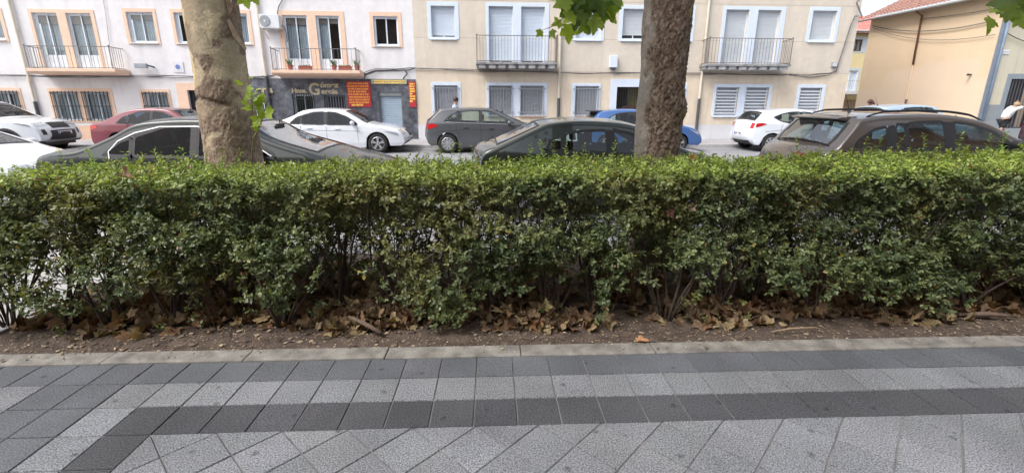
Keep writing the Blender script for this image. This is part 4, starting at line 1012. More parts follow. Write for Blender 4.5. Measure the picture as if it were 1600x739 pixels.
    for xc in wx:
        for sgn in (-1, 1):
            g = MB(); yo = sgn*(w(xc, .5)-.015); s_ = -sgn
            g.lathe([(r*.66, s_*.0+sgn*-.01), (r*.72, sgn*.0), (r*.93, sgn*-.004), (r, sgn*-.035), (r, sgn*-.17), (r*.92, sgn*-.2), (r*.66, sgn*-.2)], (xc, yo, r), 'y', 28)
            wo = g.build("wheel", tyre_m, root, smooth=True)
            g = MB(); g.lathe([(r*.665, sgn*-.012), (r*.62, sgn*-.004), (r*.60, sgn*-.03), (r*.58, sgn*-.09)], (xc, yo, r), 'y', 28); g.lathe([(0, sgn*-.008), (.055, sgn*-.010), (.07, sgn*-.03)], (xc, yo, r), 'y', 16)
            for k in range(nsp):
                a = 2*PI*k/nsp + .3
                for da in ((-.13, .13) if S.get('split') else (0,)):
                    ca, sa = math.cos(a+da), math.sin(a+da); wd = .018 if S.get('split') else .030
                    g.add([(xc+.05*ca-wd*sa, yo+sgn*-.014, r+.05*sa+wd*ca), (xc+.05*ca+wd*sa, yo+sgn*-.014, r+.05*sa-wd*ca), (xc+r*.63*ca+wd*1.3*sa, yo+sgn*-.010, r+r*.63*sa-wd*1.3*ca), (xc+r*.63*ca-wd*1.3*sa, yo+sgn*-.010, r+r*.63*sa+wd*1.3*ca),
                           (xc+.05*ca-wd*sa, yo+sgn*-.05, r+.05*sa+wd*ca), (xc+.05*ca+wd*sa, yo+sgn*-.05, r+.05*sa-wd*ca), (xc+r*.63*ca+wd*1.3*sa, yo+sgn*-.04, r+r*.63*sa-wd*1.3*ca), (xc+r*.63*ca-wd*1.3*sa, yo+sgn*-.04, r+r*.63*sa+wd*1.3*ca)],
                          [(0,1,2,3),(0,4,5,1),(1,5,6,2),(2,6,7,3),(3,7,4,0)])
            g.build("rim", rim, wo, smooth=False)
            g = MB(); g.lathe([(0, sgn*-.10), (r*.6, sgn*-.10)], (xc, yo, r), 'y', 20); g.build("brake_disc", steel_dark, wo)
    # number plates
    def plate(x, z, q=0, part="number_plate"):
        g = MB(); g.box(min(x, x+(.012 if x > 1 else -.012)), max(x, x+(.012 if x > 1 else -.012)), -.26, .26, z-.055, z+.055); po = g.build(part, plate_m, root)
        xx = x+.013 if x > 1 else x-.013
        g = MB(); g.box(min(x, xx+(.001 if x > 1 else -.001)), max(x, xx+(.001 if x > 1 else -.001)), -.259 if x > 1 else .215, -.215 if x > 1 else .259, z-.054, z+.054); g.build("blue_band", M("plate_blue", (.03,.10,.45), .5, .05, 5), po)
        g = MB(); rr_ = random.Random(len(label)); y = -.18
        while y < .2:
            g.box(min(xx-.001, xx+.001), max(xx-.001, xx+.001), y, y+.035, z-.035, z+.035); y += .052 if abs(y) > .03 else .08
        g.build("plate_digits", M("plate_black", (.03,.03,.03), .6, .1, 5), po)
    for (x, z) in S.get('plates', []): plate(x, z)
    for fn in S.get('extra', []): fn(root, skin, side, st, ns, MB, ye)
    return root

def roof_rails(mat, x0, x1, off_z=.035):
    def f(root, skin, side, st, ns, MB_, ye):
        ii = [i for i in range(ns) if x0 <= st[i][0] <= x1 and st[i][1] > 1.2]
        for sg in (-1, 1):
            pts = []
            for n_, i in enumerate(ii):
                p = Vector(skin(i, sg*.93)); t = n_/(len(ii)-1); p.z += off_z*min(1, 8*min(t, 1-t)) + .004; pts.append(p)
            g = MB(); g.tube(pts, [.011 + .007*min(1, 6*min(k/(len(pts)-1), 1-k/(len(pts)-1))) for k in range(len(pts))], 8); g.build("roof_rail", mat, root, smooth=True)
    return f
def antenna(x, tilt=-.45, ln=.42):
    def f(root, skin, side, st, ns, MB_, ye):
        i = min((i for i in range(ns) if st[i][1] > 1.2), key=lambda i: abs(st[i][0]-x)); p = Vector(skin(i, 0)); g = MB()
        g.tube([p, p+Vector((0,0,.02)), p+Vector((-.01,0,.035))], [.03,.022,.01], 10); g.tube([p+Vector((0,0,.02)), p+Vector((tilt*ln, 0, ln))], [.006,.003], 6); g.build("antenna", blackplastic, root)
    return f
def wiper_rear(x, z, dx, dz, y0, y1):
    def f(root, skin, side, st, ns, MB_, ye):
        g = MB(); g.tube([(x, y0, z), (x+dx*.3, (y0+y1)/2, z+dz*.3), (x+dx, y1, z+dz)], [.018,.010,.007], 6); g.build("rear_wiper", blackplastic, root)
    return f
def spoiler(pts, wd, mat):
    def f(root, skin, side, st, ns, MB_, ye):
        g = MB(); g.prism(pts, 'y', -wd, wd); g.build("rear_spoiler", mat, root, bevel=.01)
    return f

def saloon(L, H, W=1.8, ws=3.55, rear=(.62, 1.02)):
    s_ = L/4.75
    return dict(L=L, W=W, r=.325, wheels=(.98*s_, 3.85*s_), belt=lambda x: .93, sharp=[],
      top=[(.16,.24),(.05,.36),(0,.55),(.03,.80),(.09,.96),(.34*s_,1.02),(rear[0]*s_,1.06),(rear[1]*s_,1.24),(1.36*s_,H-.065),(1.72*s_,H-.012),(2.1*s_,H),(2.5*s_,H-.018),(2.78*s_,H-.08),(3.12*s_,1.19),(ws*s_,.985),(4.0*s_,.905),(4.4*s_,.81),(4.62*s_,.70),(4.74*s_,.52),(4.72*s_,.36),(4.60*s_,.24)],
      rear_glass=(6,8), windscreen=(12,14),
      panes=[[(.98*s_,.985),(1.18*s_,1.17),(1.33*s_,1.225),(1.33*s_,.975)],[(1.37*s_,.97),(1.37*s_,1.24),(1.75*s_,H-.10),(2.12*s_,H-.085),(2.12*s_,.955)],[(2.20*s_,.955),(2.20*s_,H-.085),(2.5*s_,H-.11),(2.84*s_,1.215),(3.18*s_,1.02),(3.22*s_,.945)]],
      pillars=[[(2.125*s_,.955),(2.125*s_,H-.085),(2.195*s_,H-.085),(2.195*s_,.955)]],
      seams=[[(2.18*s_,.9),(2.18*s_,.32)],[(3.2*s_,.88),(3.22*s_,.34)],[(1.35*s_,.93),(1.30*s_,.75),(1.42*s_,.45)],[(.5*s_,.60),(1.2*s_,.78),(3.3*s_,.74)]],
      handles=[(1.62*s_,.84),(2.55*s_,.82)], spokes=5,
      fascia=[("tail_lamp", redlens, 'tail', .72, .93, .62, .99), ("grille", blackplastic, 'nose', .50, .68, -.34, .34, .006, False), ("headlamp", clearlens, 'nose', .60, .76, .55, .98), ("bumper_grille", blackplastic, 'nose', .28, .42, -.6, .6, .006, False), ("bumper_grille", blackplastic, 'tail', .26, .40, -.6, .6, .006, False)],
      side_patches=[("tail_lamp", redlens, [(.03,.76),(.05,.92),(.26,.93),(.30,.84)]), ("headlamp", clearlens, [(4.22*s_,.70),(4.1*s_,.75),(4.52*s_,.68),(4.58*s_,.58)])],
      plates=[(4.87*s_,.45),(-.13,.58)])
def hatch(L, H, W=1.75, belt=.95, ws=3.05, rear=((.10,1.02),(.42,1.36)), quarter=True):
    s_ = L/4.2
    return dict(L=L, W=W, r=.315, wheels=(.68*s_, 3.30*s_), belt=lambda x, b=belt: b + .03*max(0, 1.6-x),
      top=[(.16,.24),(.04,.36),(0,.55),(.02,.82),(rear[0][0]*.8,rear[0][1]-.06),rear[0],rear[1],(rear[1][0]+.08,rear[1][1]+.05),(1.05*s_,H-.012),(1.6*s_,H),(2.05*s_,H-.03),(2.3*s_,H-.10),(2.7*s_,1.20),(ws*s_,1.015),(3.45*s_,.925),(3.85*s_,.82),(4.08*s_,.70),(4.2*s_,.50),(4.18*s_,.36),(4.06*s_,.24)],
      rear_glass=(5,6), windscreen=(11,13),
      panes=[[(.58*s_,1.07),(.78*s_,1.25),(1.02*s_,H-.12),(1.02*s_,1.01)],[(1.06*s_,1.005),(1.06*s_,H-.115),(1.45*s_,H-.085),(1.73*s_,H-.085),(1.73*s_,.985)],[(1.81*s_,.98),(1.81*s_,H-.085),(2.10*s_,H-.11),(2.46*s_,1.225),(2.84*s_,1.03),(2.88*s_,.965)]],
      pillars=[[(1.735*s_,.985),(1.735*s_,H-.085),(1.805*s_,H-.085),(1.805*s_,.985)]],
      seams=[[(1.78*s_,.92),(1.78*s_,.32)],[(2.85*s_,.9),(2.88*s_,.34)],[(1.02*s_,.98),(.98*s_,.8),(1.1*s_,.45)],[(.4*s_,.72),(1.3*s_,.80),(3.0*s_,.76)]],
      handles=[(1.28*s_,.87),(2.12*s_,.84)], spokes=5,
      fascia=[("tail_lamp", redlens, 'tail', .84, .98, .80, .99), ("grille", blackplastic, 'nose', .52, .62, -.36, .36, .006, False), ("headlamp", clearlens, 'nose', .58, .78, .58, .98), ("bumper_grille", blackplastic, 'nose', .28, .42, -.6, .6, .006, False), ("bumper_trim", blackplastic, 'tail', .25, .40, -.75, .75, .006, False)],
      side_patches=[("tail_lamp", redlens, [(.03,.80),(.06,.97),(.22,1.0),(.40,.92),(.20,.84)]), ("headlamp", clearlens, [(3.72*s_,.76),(3.66*s_,.80),(4.02*s_,.70),(4.06*s_,.60)])],
      plates=[(4.30*s_,.42),(-.125,.62)])

def low_lamps(S):
    S['fascia'] = [(a[0], a[1], a[2], .58, .80, *a[5:]) if a[0] == 'tail_lamp' else a for a in S['fascia']]
    S['side_patches'] = [(a[0], a[1], [(.03,.60),(.05,.78),(.26,.79),(.20,.66)]) if a[0] == 'tail_lamp' else a for a in S['side_patches']]
NG, FG = "cars parked behind the hedge", "cars parked in front of the houses"
silver_blue = paintmat("silver_blue_paint", (.50,.54,.60), .5)
# -- near row
S = saloon(5.05, 1.475, 1.85, 3.75, (.66, 1.06)); S['chrome'] = [(1.14,.94),(1.12,1.04),(1.24,1.18),(1.46,1.29),(1.8,1.375),(2.3,1.38),(2.65,1.34),(2.95,1.235),(3.38,.97)]; S['tum'] = .24; S['seat_x'] = 2.35
S['mirror'] = (3.22, 1.0); S['screen'] = screen_glass; low_lamps(S)
B_car = car("parked_car", "dark green-black saloon with a pale windscreen reflection behind the left tree", S, -6.47, 6.87, paintmat("dark_green_black_paint", (.018,.025,.025), .6, .45, .55), dark_glass, NG)
def scoop(root, skin, side, st, ns, MB_, ye):
    pass
S = hatch(4.2, 1.46, 1.78, .95, 3.1, ((.20,1.075),(.90,1.375)))
S['top'] = [(.16,.24),(.04,.36),(0,.55),(0,.80),(.01,.96),(.07,1.04),(.16,1.07),(.24,1.085),(.90,1.375),(1.02,1.42),(1.4,1.458),(1.8,1.455),(2.2,1.42),(2.46,1.35),(2.85,1.17),(3.2,1.02),(3.55,.93),(3.9,.82),(4.1,.70),(4.2,.50),(4.18,.36),(4.06,.24)]
S['rear_glass'] = (7, 8); S['windscreen'] = (13, 15); S['sharp'] = [7, 8]
S['panes'] = [[(.98,1.05),(1.06,1.19),(1.22,1.265),(1.22,1.03)],[(1.27,1.03),(1.27,1.28),(1.50,1.315),(1.90,1.33),(1.92,1.0)],[(2.04,.99),(2.0,1.33),(2.25,1.29),(2.55,1.17),(2.88,1.0),(2.9,.965)]]
S['pillars'] = [[(1.93,1.0),(1.915,1.33),(1.99,1.33),(2.03,.99)]]
low_lamps(S); S['screen'] = screen_glass
S['extra'] = [wiper_rear(.06, 1.08, .16, .09, -.1, .42)]; S['seat_x'] = 1.75
C_car = car("parked_car", "dark sage green hatchback with a sloping rear window left of the right tree", S, -.06, 6.87, paintmat("sage_green_paint", (.035,.048,.043), .7, .28), car_glass, NG)
# estate with roof rails
S = hatch(4.75, 1.56, 1.84, 1.03, 3.5)
S['top'] = [(.18,.26),(.05,.38),(0,.60),(.03,.86),(.12,1.0),(.24,1.05),(.55,1.42),(.60,1.49),(.95,1.545),(1.5,1.565),(2.0,1.56),(2.4,1.515),(2.72,1.44),(3.15,1.24),(3.62,1.05),(4.0,.96),(4.35,.86),(4.6,.72),(4.72,.52),(4.70,.38),(4.6,.26)]
S['rear_glass'] = (5, 6); S['windscreen'] = (12, 14); S['sharp'] = [5, 6, 7]; S['wheels'] = (.85, 3.75); S['r'] = .325
S['belt'] = lambda x: 1.04 + .01*max(0, 2-x)
S['panes'] = [[(.50,1.09),(.56,1.18),(.80,1.335),(1.02,1.385),(1.02,1.06)],[(1.16,1.055),(1.16,1.41),(1.32,1.43),(1.32,1.05)],[(1.355,1.05),(1.355,1.435),(1.65,1.455),(1.95,1.46),(2.0,1.045)],[(2.18,1.04),(2.12,1.455),(2.45,1.41),(2.78,1.31),(3.08,1.13),(3.14,1.04)]]
S['pillars'] = [[(1.035,1.055),(1.035,1.385),(1.145,1.41),(1.145,1.055)],[(2.015,1.045),(1.965,1.46),(2.105,1.455),(2.165,1.04)]]
S['tum'] = .18; S['seat_x'] = 1.85; S['mirror'] = (3.05, 1.10)
S['seams'] = []; S['handles'] = []; S['mirror_mat'] = blackplastic; low_lamps(S); S['chrome'] = []
S['extra'] = [roof_rails(blackplastic, .75, 2.75, .045), antenna(.98, -.42, .30), wiper_rear(.2, 1.04, .10, .03, -.05, .5), spoiler([(.50,1.455),(.36,1.49),(.38,1.515),(.70,1.535)], .58, M("taupe_spoiler", (.17,.155,.14), .35, .05, 3, metal=.3, coat=1.0))]
D_car = car("parked_car", "taupe brown estate car with black roof rails and a bluish rear window", S, 5.25, 6.87, paintmat("taupe_paint", (.15,.125,.108), .7, .25), estate_glass, NG, seatm=seat_light)
S = hatch(4.3, 1.42, 1.78, .92, 3.15); S['mirror'] = (2.95, 1.0)
A_car = car("parked_car", "white car whose bonnet shows at the far left behind the hedge", S, -10.95, 6.87, paintmat("white_paint_a", (.74,.76,.79), 0), car_glass, NG)
# -- far row
FYs = 15.95
S = hatch(4.6, 1.685, 1.86, 1.08, 3.15)
S['top'] = [(.2,.34),(.05,.46),(0,.65),(.02,.92),(.08,1.10),(.14,1.16),(.42,1.53),(.48,1.60),(1.0,1.67),(1.7,1.685),(2.2,1.66),(2.5,1.58),(2.92,1.36),(3.35,1.15),(3.9,1.08),(4.28,1.0),(4.48,.86),(4.58,.66),(4.56,.46),(4.44,.34)]
S['rear_glass'] = (5, 6); S['windscreen'] = (11, 13); S['sharp'] = [6]; S['wheels'] = (.98, 3.66); S['r'] = .355; S['clear'] = .3; S['clad'] = .42; S['arch_clad'] = True; S['belt'] = lambda x: 1.08
S['panes'] = [[(.66,1.18),(.86,1.40),(1.10,1.50),(1.10,1.13)],[(1.2,1.12),(1.2,1.52),(1.5,1.56),(1.9,1.56),(1.9,1.11)],[(2.02,1.11),(2.02,1.56),(2.3,1.52),(2.62,1.38),(2.98,1.16),(3.0,1.11)]]
S['pillars'] = [[(1.915,1.11),(1.915,1.56),(2.005,1.56),(2.005,1.11)]]
S['seams'] = [[(1.96,1.06),(1.96,.45)],[(3.02,1.02),(3.05,.5)]]; S['handles'] = [(1.4,.98),(2.3,.96)]
S['fascia'] = [("headlamp", clearlens, 'nose', .84, .98, .52, .99), ("grille", blackplastic, 'nose', .76, .93, -.48, .48, .008, False), ("lower_grille", blackplastic, 'nose', .46, .70, -.66, .66, .008, False), ("skid_plate", M("silver_plastic", (.4,.4,.41), .5, .05, 5), 'nose', .36, .44, -.7, .7, .010, False), ("fog_lamp", blackplastic, 'nose', .62, .76, .82, .97), ("tail_lamp", redlens, 'tail', .9, 1.08, .6, .99)]
S['side_patches'] = [("headlamp", clearlens, [(3.98,.98),(3.92,1.02),(4.36,.94),(4.42,.86)])]; S['plates'] = [(4.71,.66)]; S['split'] = True
S['extra'] = [roof_rails(alloy, .7, 2.3, .03)]
car("parked_car", "white SUV with black wheel arch cladding facing right at the far left", S, -19.05, FYs, paintmat("white_paint_b", (.72,.76,.80), 0), dark_glass, FG, rim=steel_dark)
S = saloon(4.47, 1.45, 1.77, 3.5, (.55, .95)); S['spokes'] = 7
car("parked_car", "crimson saloon parked beside the white SUV left of the left tree", S, -12.98, FYs+.15, paintmat("crimson_paint", (.17,.010,.028), .3), blue_glass, FG)
S = saloon(4.69, 1.445, 1.81, 3.5, (.62, 1.1)); S['split'] = True; S['r'] = .335
def starless(root, skin, side, st, ns, MB_, ye):
    g = MB()
    for z in (.53, .60, .66):
        i = min(range(ns*2//3, ns), key=lambda i: abs(st[i][1]-z)); pts = [Vector(skin(i, q/10, .012)) for q in range(-3, 4)]; g.tube(pts, .008, 6)
    g.build("grille_bar", chrome, root)
S['extra'] = [starless]
car("parked_car", "white saloon with split spoke wheels parked in front of the marble shop", S, -7.42, FYs, paintmat("white_paint_c", (.76,.79,.84), 0), blue_glass, FG)
S = hatch(4.33, 1.49, 1.79, .95, 3.12, ((.08,1.06),(.42,1.38))); S['chrome'] = [(.66,1.045),(1.3,1.015),(2.2,.99),(2.95,.965)]; S['spokes'] = 9; S['split'] = True; S['r'] = .325
car("parked_car", "grey hatchback with a chrome window strip in front of the beige block", S, -1.96, FYs-.02, paintmat("grey_paint", (.085,.09,.10), .45), car_glass, FG)
S = hatch(4.05, 1.45, 1.75, .94, 3.0, ((.10,1.04),(.34,1.33))); S['split'] = True
S['extra'] = [spoiler([(.30,1.355),(.10,1.385),(.10,1.405),(.5,1.42)], .55, blackplastic)]
car("parked_car", "bright blue hatchback partly hidden by the right tree", S, 3.63, FYs, paintmat("blue_paint", (.05,.14,.38), .3), car_glass, FG)
S = hatch(4.04, 1.48, 1.74, .97, 3.0, ((.10,1.06),(.36,1.35))); S['spokes'] = 8
S['panes'] = [[(.66,1.21),(.92,1.08),(1.25,1.01),(1.62,.995),(1.62,1.395),(1.3,1.385),(.95,1.315)],[(1.70,.99),(1.70,1.395),(2.0,1.365),(2.40,1.22),(2.74,1.03),(2.78,.975)]]; S['pillars'] = [[(1.625,.995),(1.625,1.395),(1.695,1.395),(1.695,.99)]]
S['side_patches'][0] = ("tail_lamp", redlens, [(.03,.86),(.06,1.0),(.25,1.02),(.42,.98),(.20,.90)]); S['extra'] = [antenna(.75, -.8, .22)]
car("parked_car", "white hatchback with red tail lamps left of the estate car", S, 9.52, FYs, paintmat("white_paint_d", (.72,.77,.83), 0), car_glass, FG)
S = hatch(4.3, 1.64, 1.8, 1.0, 3.1, ((.10,1.12),(.40,1.5))); S['extra'] = [antenna(.7, -.5, .3)]; S['top'] = [(x, z*1.0 if z < 1.0 else z+.0) for x, z in S['top']]
car("parked_car", "silver blue car showing only its roof over the estate car's rails", S, 13.95, FYs+.05, paintmat("pale_silver_paint", (.44,.56,.68), .3), blue_glass, FG)
S = hatch(4.1, 1.5, 1.75, .96, 3.05)
car("parked_car", "dark maroon car cut off by the right edge of the picture", S, 21.5, FYs, paintmat("maroon_paint", (.055,.02,.03), .3), car_glass, FG)

# ---------------------------------------------------------------- hedge
HX0, HX1 = -3.72, 6.4
def yoff(x): return -.0175 * x
def zlow(x):
    """height below which the hedge is bare stems, along its length"""
    x = np.asarray(x, float)
    n1 = fbm(np.stack([x*2.2, x*0, x*0], -1), 3, 41); z = .13 + .42*smooth01((n1-.40)/.3)
    for c, w, v in ((-3.6,.5,.10),(-2.9,.35,.16),(-2.1,.3,.30),(-1.55,.28,.12),(-.98,.20,.66),(-.25,.42,.04),(.50,.18,.45),(.85,.16,.08),(1.10,.12,.70),(1.75,.40,.44),(2.35,.25,.22),(2.75,.3,.32),(3.3,.5,.16),(4.3,.6,.2),(5.5,.8,.2)):
        k = np.exp(-((x-c)/w)**2); z = z*(1-k) + v*k
    return z
def ztop(x): return 1.095 + .05*(fbm(np.stack([np.asarray(x, float)*5.5, np.asarray(x, float)*0, np.asarray(x, float)*0], -1), 2, 15)-.5) + .02*x*0 + .012*np.clip(x, -4, 5) + .015*(fbm(np.stack([x*1.7, x*0, x*0], -1), 2, 5)-.5)*2
def leaf_cloud(N, sampler, leaf_len, leaf_w, per, step, colfun, seed, droop=.15, spread=.9, wob=.22, rise=.05):
    """twigs carrying opposite pairs of small folded leaves: returns leaf verts/cols/faces and twig polylines"""
    r = np.random.default_rng(seed); P, D = sampler(N, r); n = len(P)
    up = np.tile([0, 0, 1.], (n, 1)); side = norm(np.cross(D, up + r.normal(0, .3, (n, 3)))); nn = norm(np.cross(side, D))
    pts = []; V = []; C = []; cur = P.copy(); d = D.copy(); tw = [P.copy()]
    for k in range(per):
        d = norm(d + r.normal(0, wob, (n, 3)) + np.array([0, 0, rise])); cur = cur + d*step; tw.append(cur.copy())
        a = r.uniform(0, PI, n) if k % 2 else r.uniform(0, PI, n) + PI/2
        for s_ in (-1, 1):
            keep = r.random(n) < .9
            s2 = norm(side*np.cos(a)[:, None] + nn*np.sin(a)[:, None])*s_; ld = norm(s2*spread + d*.55 + r.normal(0, .28, (n, 3)) - np.array([0, 0, droop]))
            ln = norm(np.cross(ld, norm(np.cross(d, ld))) + r.normal(0, .35, (n, 3)) + np.array([0, 0, .55])); lw = norm(np.cross(ld, ln)); ln = norm(np.cross(lw, ld))
            L_ = (leaf_len*r.uniform(.6, 1.15, n)*(1 - .35*(k/(per)) if per > 3 else 1))[:, None]; w_ = L_*leaf_w; b0 = cur + ld*.003; fo = L_*r.uniform(.02, .14, n)[:, None]; cv = L_*r.uniform(-.12, .06, n)[:, None]
            v = np.stack([b0, b0+ld*L_*.32+lw*w_*.46+ln*fo, b0+ld*L_*.72+lw*w_*.36+ln*(fo+cv*.5), b0+ld*L_+ln*cv, b0+ld*L_*.72-lw*w_*.36+ln*(fo+cv*.5), b0+ld*L_*.32-lw*w_*.46+ln*fo], 1)[keep]
            c = colfun(cur[keep], r); V.append(v); C.append(np.repeat(c[:, None, :], 6, 1))
    V = np.concatenate(V); C = np.concatenate(C); m = len(V); F = (np.arange(m)*6)[:, None, None] + np.array([[0,1,2,3],[0,3,4,5]])[None]
    return V.reshape(-1, 3), C.reshape(-1, 3), F.reshape(-1, 4), np.stack(tw, 1)
def twig_mesh(tw, r0=.0024, r1=.0010):
    n, k, _ = tw.shape; d = norm(tw[:, -1]-tw[:, 0]); a = norm(np.cross(d, [0.3, .5, .81])); b_ = np.cross(d, a); V = []
    for j in range(k):
        r_ = r0 + (r1-r0)*j/(k-1)
        for t in range(3): V.append(tw[:, j] + r_*(a*math.cos(t*2.094)+b_*math.sin(t*2.094)))
    V = np.stack(V, 1); q = []
    for j in range(k-1):
        for t in range(3): q.append([j*3+t, j*3+(t+1) % 3, (j+1)*3+(t+1) % 3, (j+1)*3+t])
    F = (np.arange(n)*k*3)[:, None, None] + np.array(q)[None]; return V.reshape(-1, 3), F.reshape(-1, 4)
def hedge_sampler(N, r):
    x = r.uniform(HX0, HX1, N); u = r.random(N); s_ = r.random(N)
    # front shell, top shell, back shell, left end, inside
    y = np.empty(N); z = np.empty(N); D = np.empty((N, 3)); f = s_ < .43; t = (s_ >= .43) & (s_ < .61); b_ = (s_ >= .61) & (s_ < .88); i_ = s_ >= .88
    dep = np.abs(r.normal(0, .10, N))
    bulge = .20*(fbm(np.stack([x*3.2, x*0, u*3.0], 1), 3, 77)-.5)*2
    y[f] = 3.0 - bulge[f] + dep[f]; z[f] = .03 + 1.06*u[f]; D[f] = np.array([0, -.75, .45])
    y[t] = 2.98 + .98*u[t]; z[t] = 1.06 - dep[t]*.8; D[t] = np.array([0, -.05, 1.])
    y[b_] = 3.98 + bulge[b_] - dep[b_]; z[b_] = .06 + 1.03*u[b_]; D[b_] = np.array([0, .75, .45])
    y[i_] = r.uniform(3.1, 3.9, i_.sum()); z[i_] = r.uniform(.2, 1.05, i_.sum()); D[i_] = np.array([0, 0, .6])
    # rounded top front edge and the ragged left end
    edge = f & (z > .98); y[edge] += (z[edge]-.98)*.6
    z = z*(ztop(x)/1.095)
    ex = smooth01((x-HX0)/.35); keep = r.random(N) < .35 + .65*ex
    zl = zlow(x); n3 = fbm(np.stack([x*4.2, y*4.2, z*4.8], 1), 3, 91); n4 = vnoise(np.stack([x*9, y*9, z*9], 1), 12)
    low = smooth01((z-zl)/.16 + .35 + (n4-.5)*.9)
    clump = smooth01((n3-.43)/.12); clump = np.where(t | (z > .98), np.maximum(clump, .80), .07+.93*clump)
    clump = np.where(b_ & (x > -3.1), np.maximum(clump, .85), clump); lowb = np.where(b_, np.maximum(low, .85*smooth01((x+3.3)/.6)), low)
    keep &= r.random(N) < (lowb*.97+.03)*clump
    y = y + yoff(x); D = norm(D + r.normal(0, .45, (N, 3)))
    P = np.stack([x, y, z], 1); return P[keep], D[keep]
def hedge_col(p, r):
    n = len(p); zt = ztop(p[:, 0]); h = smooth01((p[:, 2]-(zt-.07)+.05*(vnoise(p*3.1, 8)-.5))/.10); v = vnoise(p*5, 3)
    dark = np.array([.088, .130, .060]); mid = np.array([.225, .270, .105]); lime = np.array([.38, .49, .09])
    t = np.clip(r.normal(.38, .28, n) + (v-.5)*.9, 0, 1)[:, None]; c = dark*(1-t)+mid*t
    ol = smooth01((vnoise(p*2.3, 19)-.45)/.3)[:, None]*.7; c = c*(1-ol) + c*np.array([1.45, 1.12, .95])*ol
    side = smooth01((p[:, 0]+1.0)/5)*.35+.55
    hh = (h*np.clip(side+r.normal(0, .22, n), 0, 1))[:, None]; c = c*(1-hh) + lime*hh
    odd = r.random(n); c = np.where((odd < .018)[:, None], np.array([.30, .26, .05]), c); c = np.where((odd > .992)[:, None], np.array([.20, .09, .05]), c)
    return c*r.uniform(.75, 1.2, n)[:, None]
hedge_leaf_m = attr_mat("hedge_leaf", .42, .28, .12, 60, spec=.5)
bark_twig = M("twig_bark", (.13,.095,.072), .9, .3, 40)
HD = empty("hedge"); tag(HD, "long clipped privet hedge with bare dark stems below, growing in the soil strip", "hedge")
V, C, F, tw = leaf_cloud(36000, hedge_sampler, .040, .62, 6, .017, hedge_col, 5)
AV, AC_, AF = [V], [C], [F]
tv, tf = twig_mesh(tw); np_mesh("twigs", tv, tf, bark_twig, HD)
# stems
rs = random.Random(21); bx = HX0 + .25
while bx < HX1:
    by = 3.28 + rs.uniform(-.14, .16) + yoff(bx); m = MB()
    for k in range(rs.randint(8, 12)):
        a = rs.uniform(0, 2*PI); r0 = rs.uniform(.0, .05); p = Vector((bx+math.cos(a)*r0, by+math.sin(a)*r0, -.03)); lean = Vector((math.cos(a)*rs.uniform(.05,.42), math.sin(a)*rs.uniform(.03,.4)+.08, 1)); pts = [p.copy()]; rad = rs.uniform(.005, .014); n_ = 9
        for j in range(n_):
            lean = lean + Vector((rs.gauss(0,.13), rs.gauss(0,.11), 0)); p = p + lean.normalized()*.115; p.z = min(p.z, 1.0); p.y = min(max(p.y, 3.02+yoff(p.x)), 3.92); pts.append(p.copy())
            if rs.random() < .6 and j > 1:
                q = p.copy(); dd = Vector((rs.gauss(0,.8), rs.gauss(0,.6), rs.uniform(.1,.9))).normalized(); bp = [q.copy()]
                for t in range(4): dd = (dd+Vector((rs.gauss(0,.25), rs.gauss(0,.25), .1))).normalized(); q = q+dd*.06; q.y = max(q.y, 3.0+yoff(q.x)); bp.append(q.copy())
                m.tube(bp, [.0035,.003,.0024,.0018,.0012], 5)
        m.tube(pts, [rad*(1-.07*j) for j in range(n_+1)], 6)
    m.build("stems", M("hedge_bark", (.075,.056,.045), .92, .35, 30, .6, 90), HD, smooth=True, fix=False); bx += rs.uniform(.34, .48)
# upright sprigs growing out of the clipped top
def sprig_sampler(spots):
    def f(N, r):
        P = np.array([s_[:3] for s_ in spots]); D = norm(np.array([[r.normal(0,.12), r.normal(0,.12), 1] for _ in spots])); return P, D
    return f
def sprig_col(p, r): n = len(p); t = r.random((n, 1)); return np.array([.16,.27,.05])*(1-t) + np.array([.30,.42,.07])*t
spots_hi = [(-3.05,3.55),(-2.72,3.4),(-2.42,3.3),(-2.30,3.7),(-2.05,3.45),(-1.9,3.6),(.32,3.6),(.42,3.5),(.55,3.7),(.66,3.65),(1.05,3.7),(-.35,3.75),(-.2,3.8),(4.05,3.75),(3.6,3.8),(3.2,3.7),(2.7,3.85),(4.5,3.8),(4.8,3.75),(-2.9,3.6),(-2.5,3.75),(-2.36,3.5),(-2.2,3.35),(-2.12,3.8),(-1.98,3.3),(.38,3.75),(.48,3.8),(.72,3.5),(1.15,3.5),(-.28,3.6),(-.1,3.7),(3.9,3.9),(4.25,3.7),(4.65,3.9),(3.4,3.85)]
V, C, F, tw = leaf_cloud(1, sprig_sampler([(x, y, float(ztop(np.array([x]))[0])-.03) for x, y in spots_hi]), .042, .50, 11, .019, sprig_col, 8, spread=.8, wob=.09, rise=.12)
AF.append(F + sum(len(a) for a in AV)); AV.append(V); AC_.append(C); t1v, t1f = twig_mesh(tw, .002, .001)
sp2 = [(rs.uniform(HX0+.1, HX1), rs.uniform(3.1, 3.95)) for _ in range(260)]
V, C, F, tw = leaf_cloud(1, sprig_sampler([(x, y+yoff(x), float(ztop(np.array([x]))[0])-.05) for x, y in sp2]), .036, .56, 5, .018, sprig_col, 9, spread=.8, wob=.13, rise=.08)
AF.append(F + sum(len(a) for a in AV)); AV.append(V); AC_.append(C); t2v, t2f = twig_mesh(tw, .002, .001)
np_mesh("foliage", np.concatenate(AV), np.concatenate(AF), hedge_leaf_m, HD, np.concatenate(AC_)); np_mesh("green_twigs", np.concatenate([t1v, t2v]), np.concatenate([t1f, t2f+len(t1v)]), M("green_twig", (.15,.2,.06), .8, .2, 20), HD)

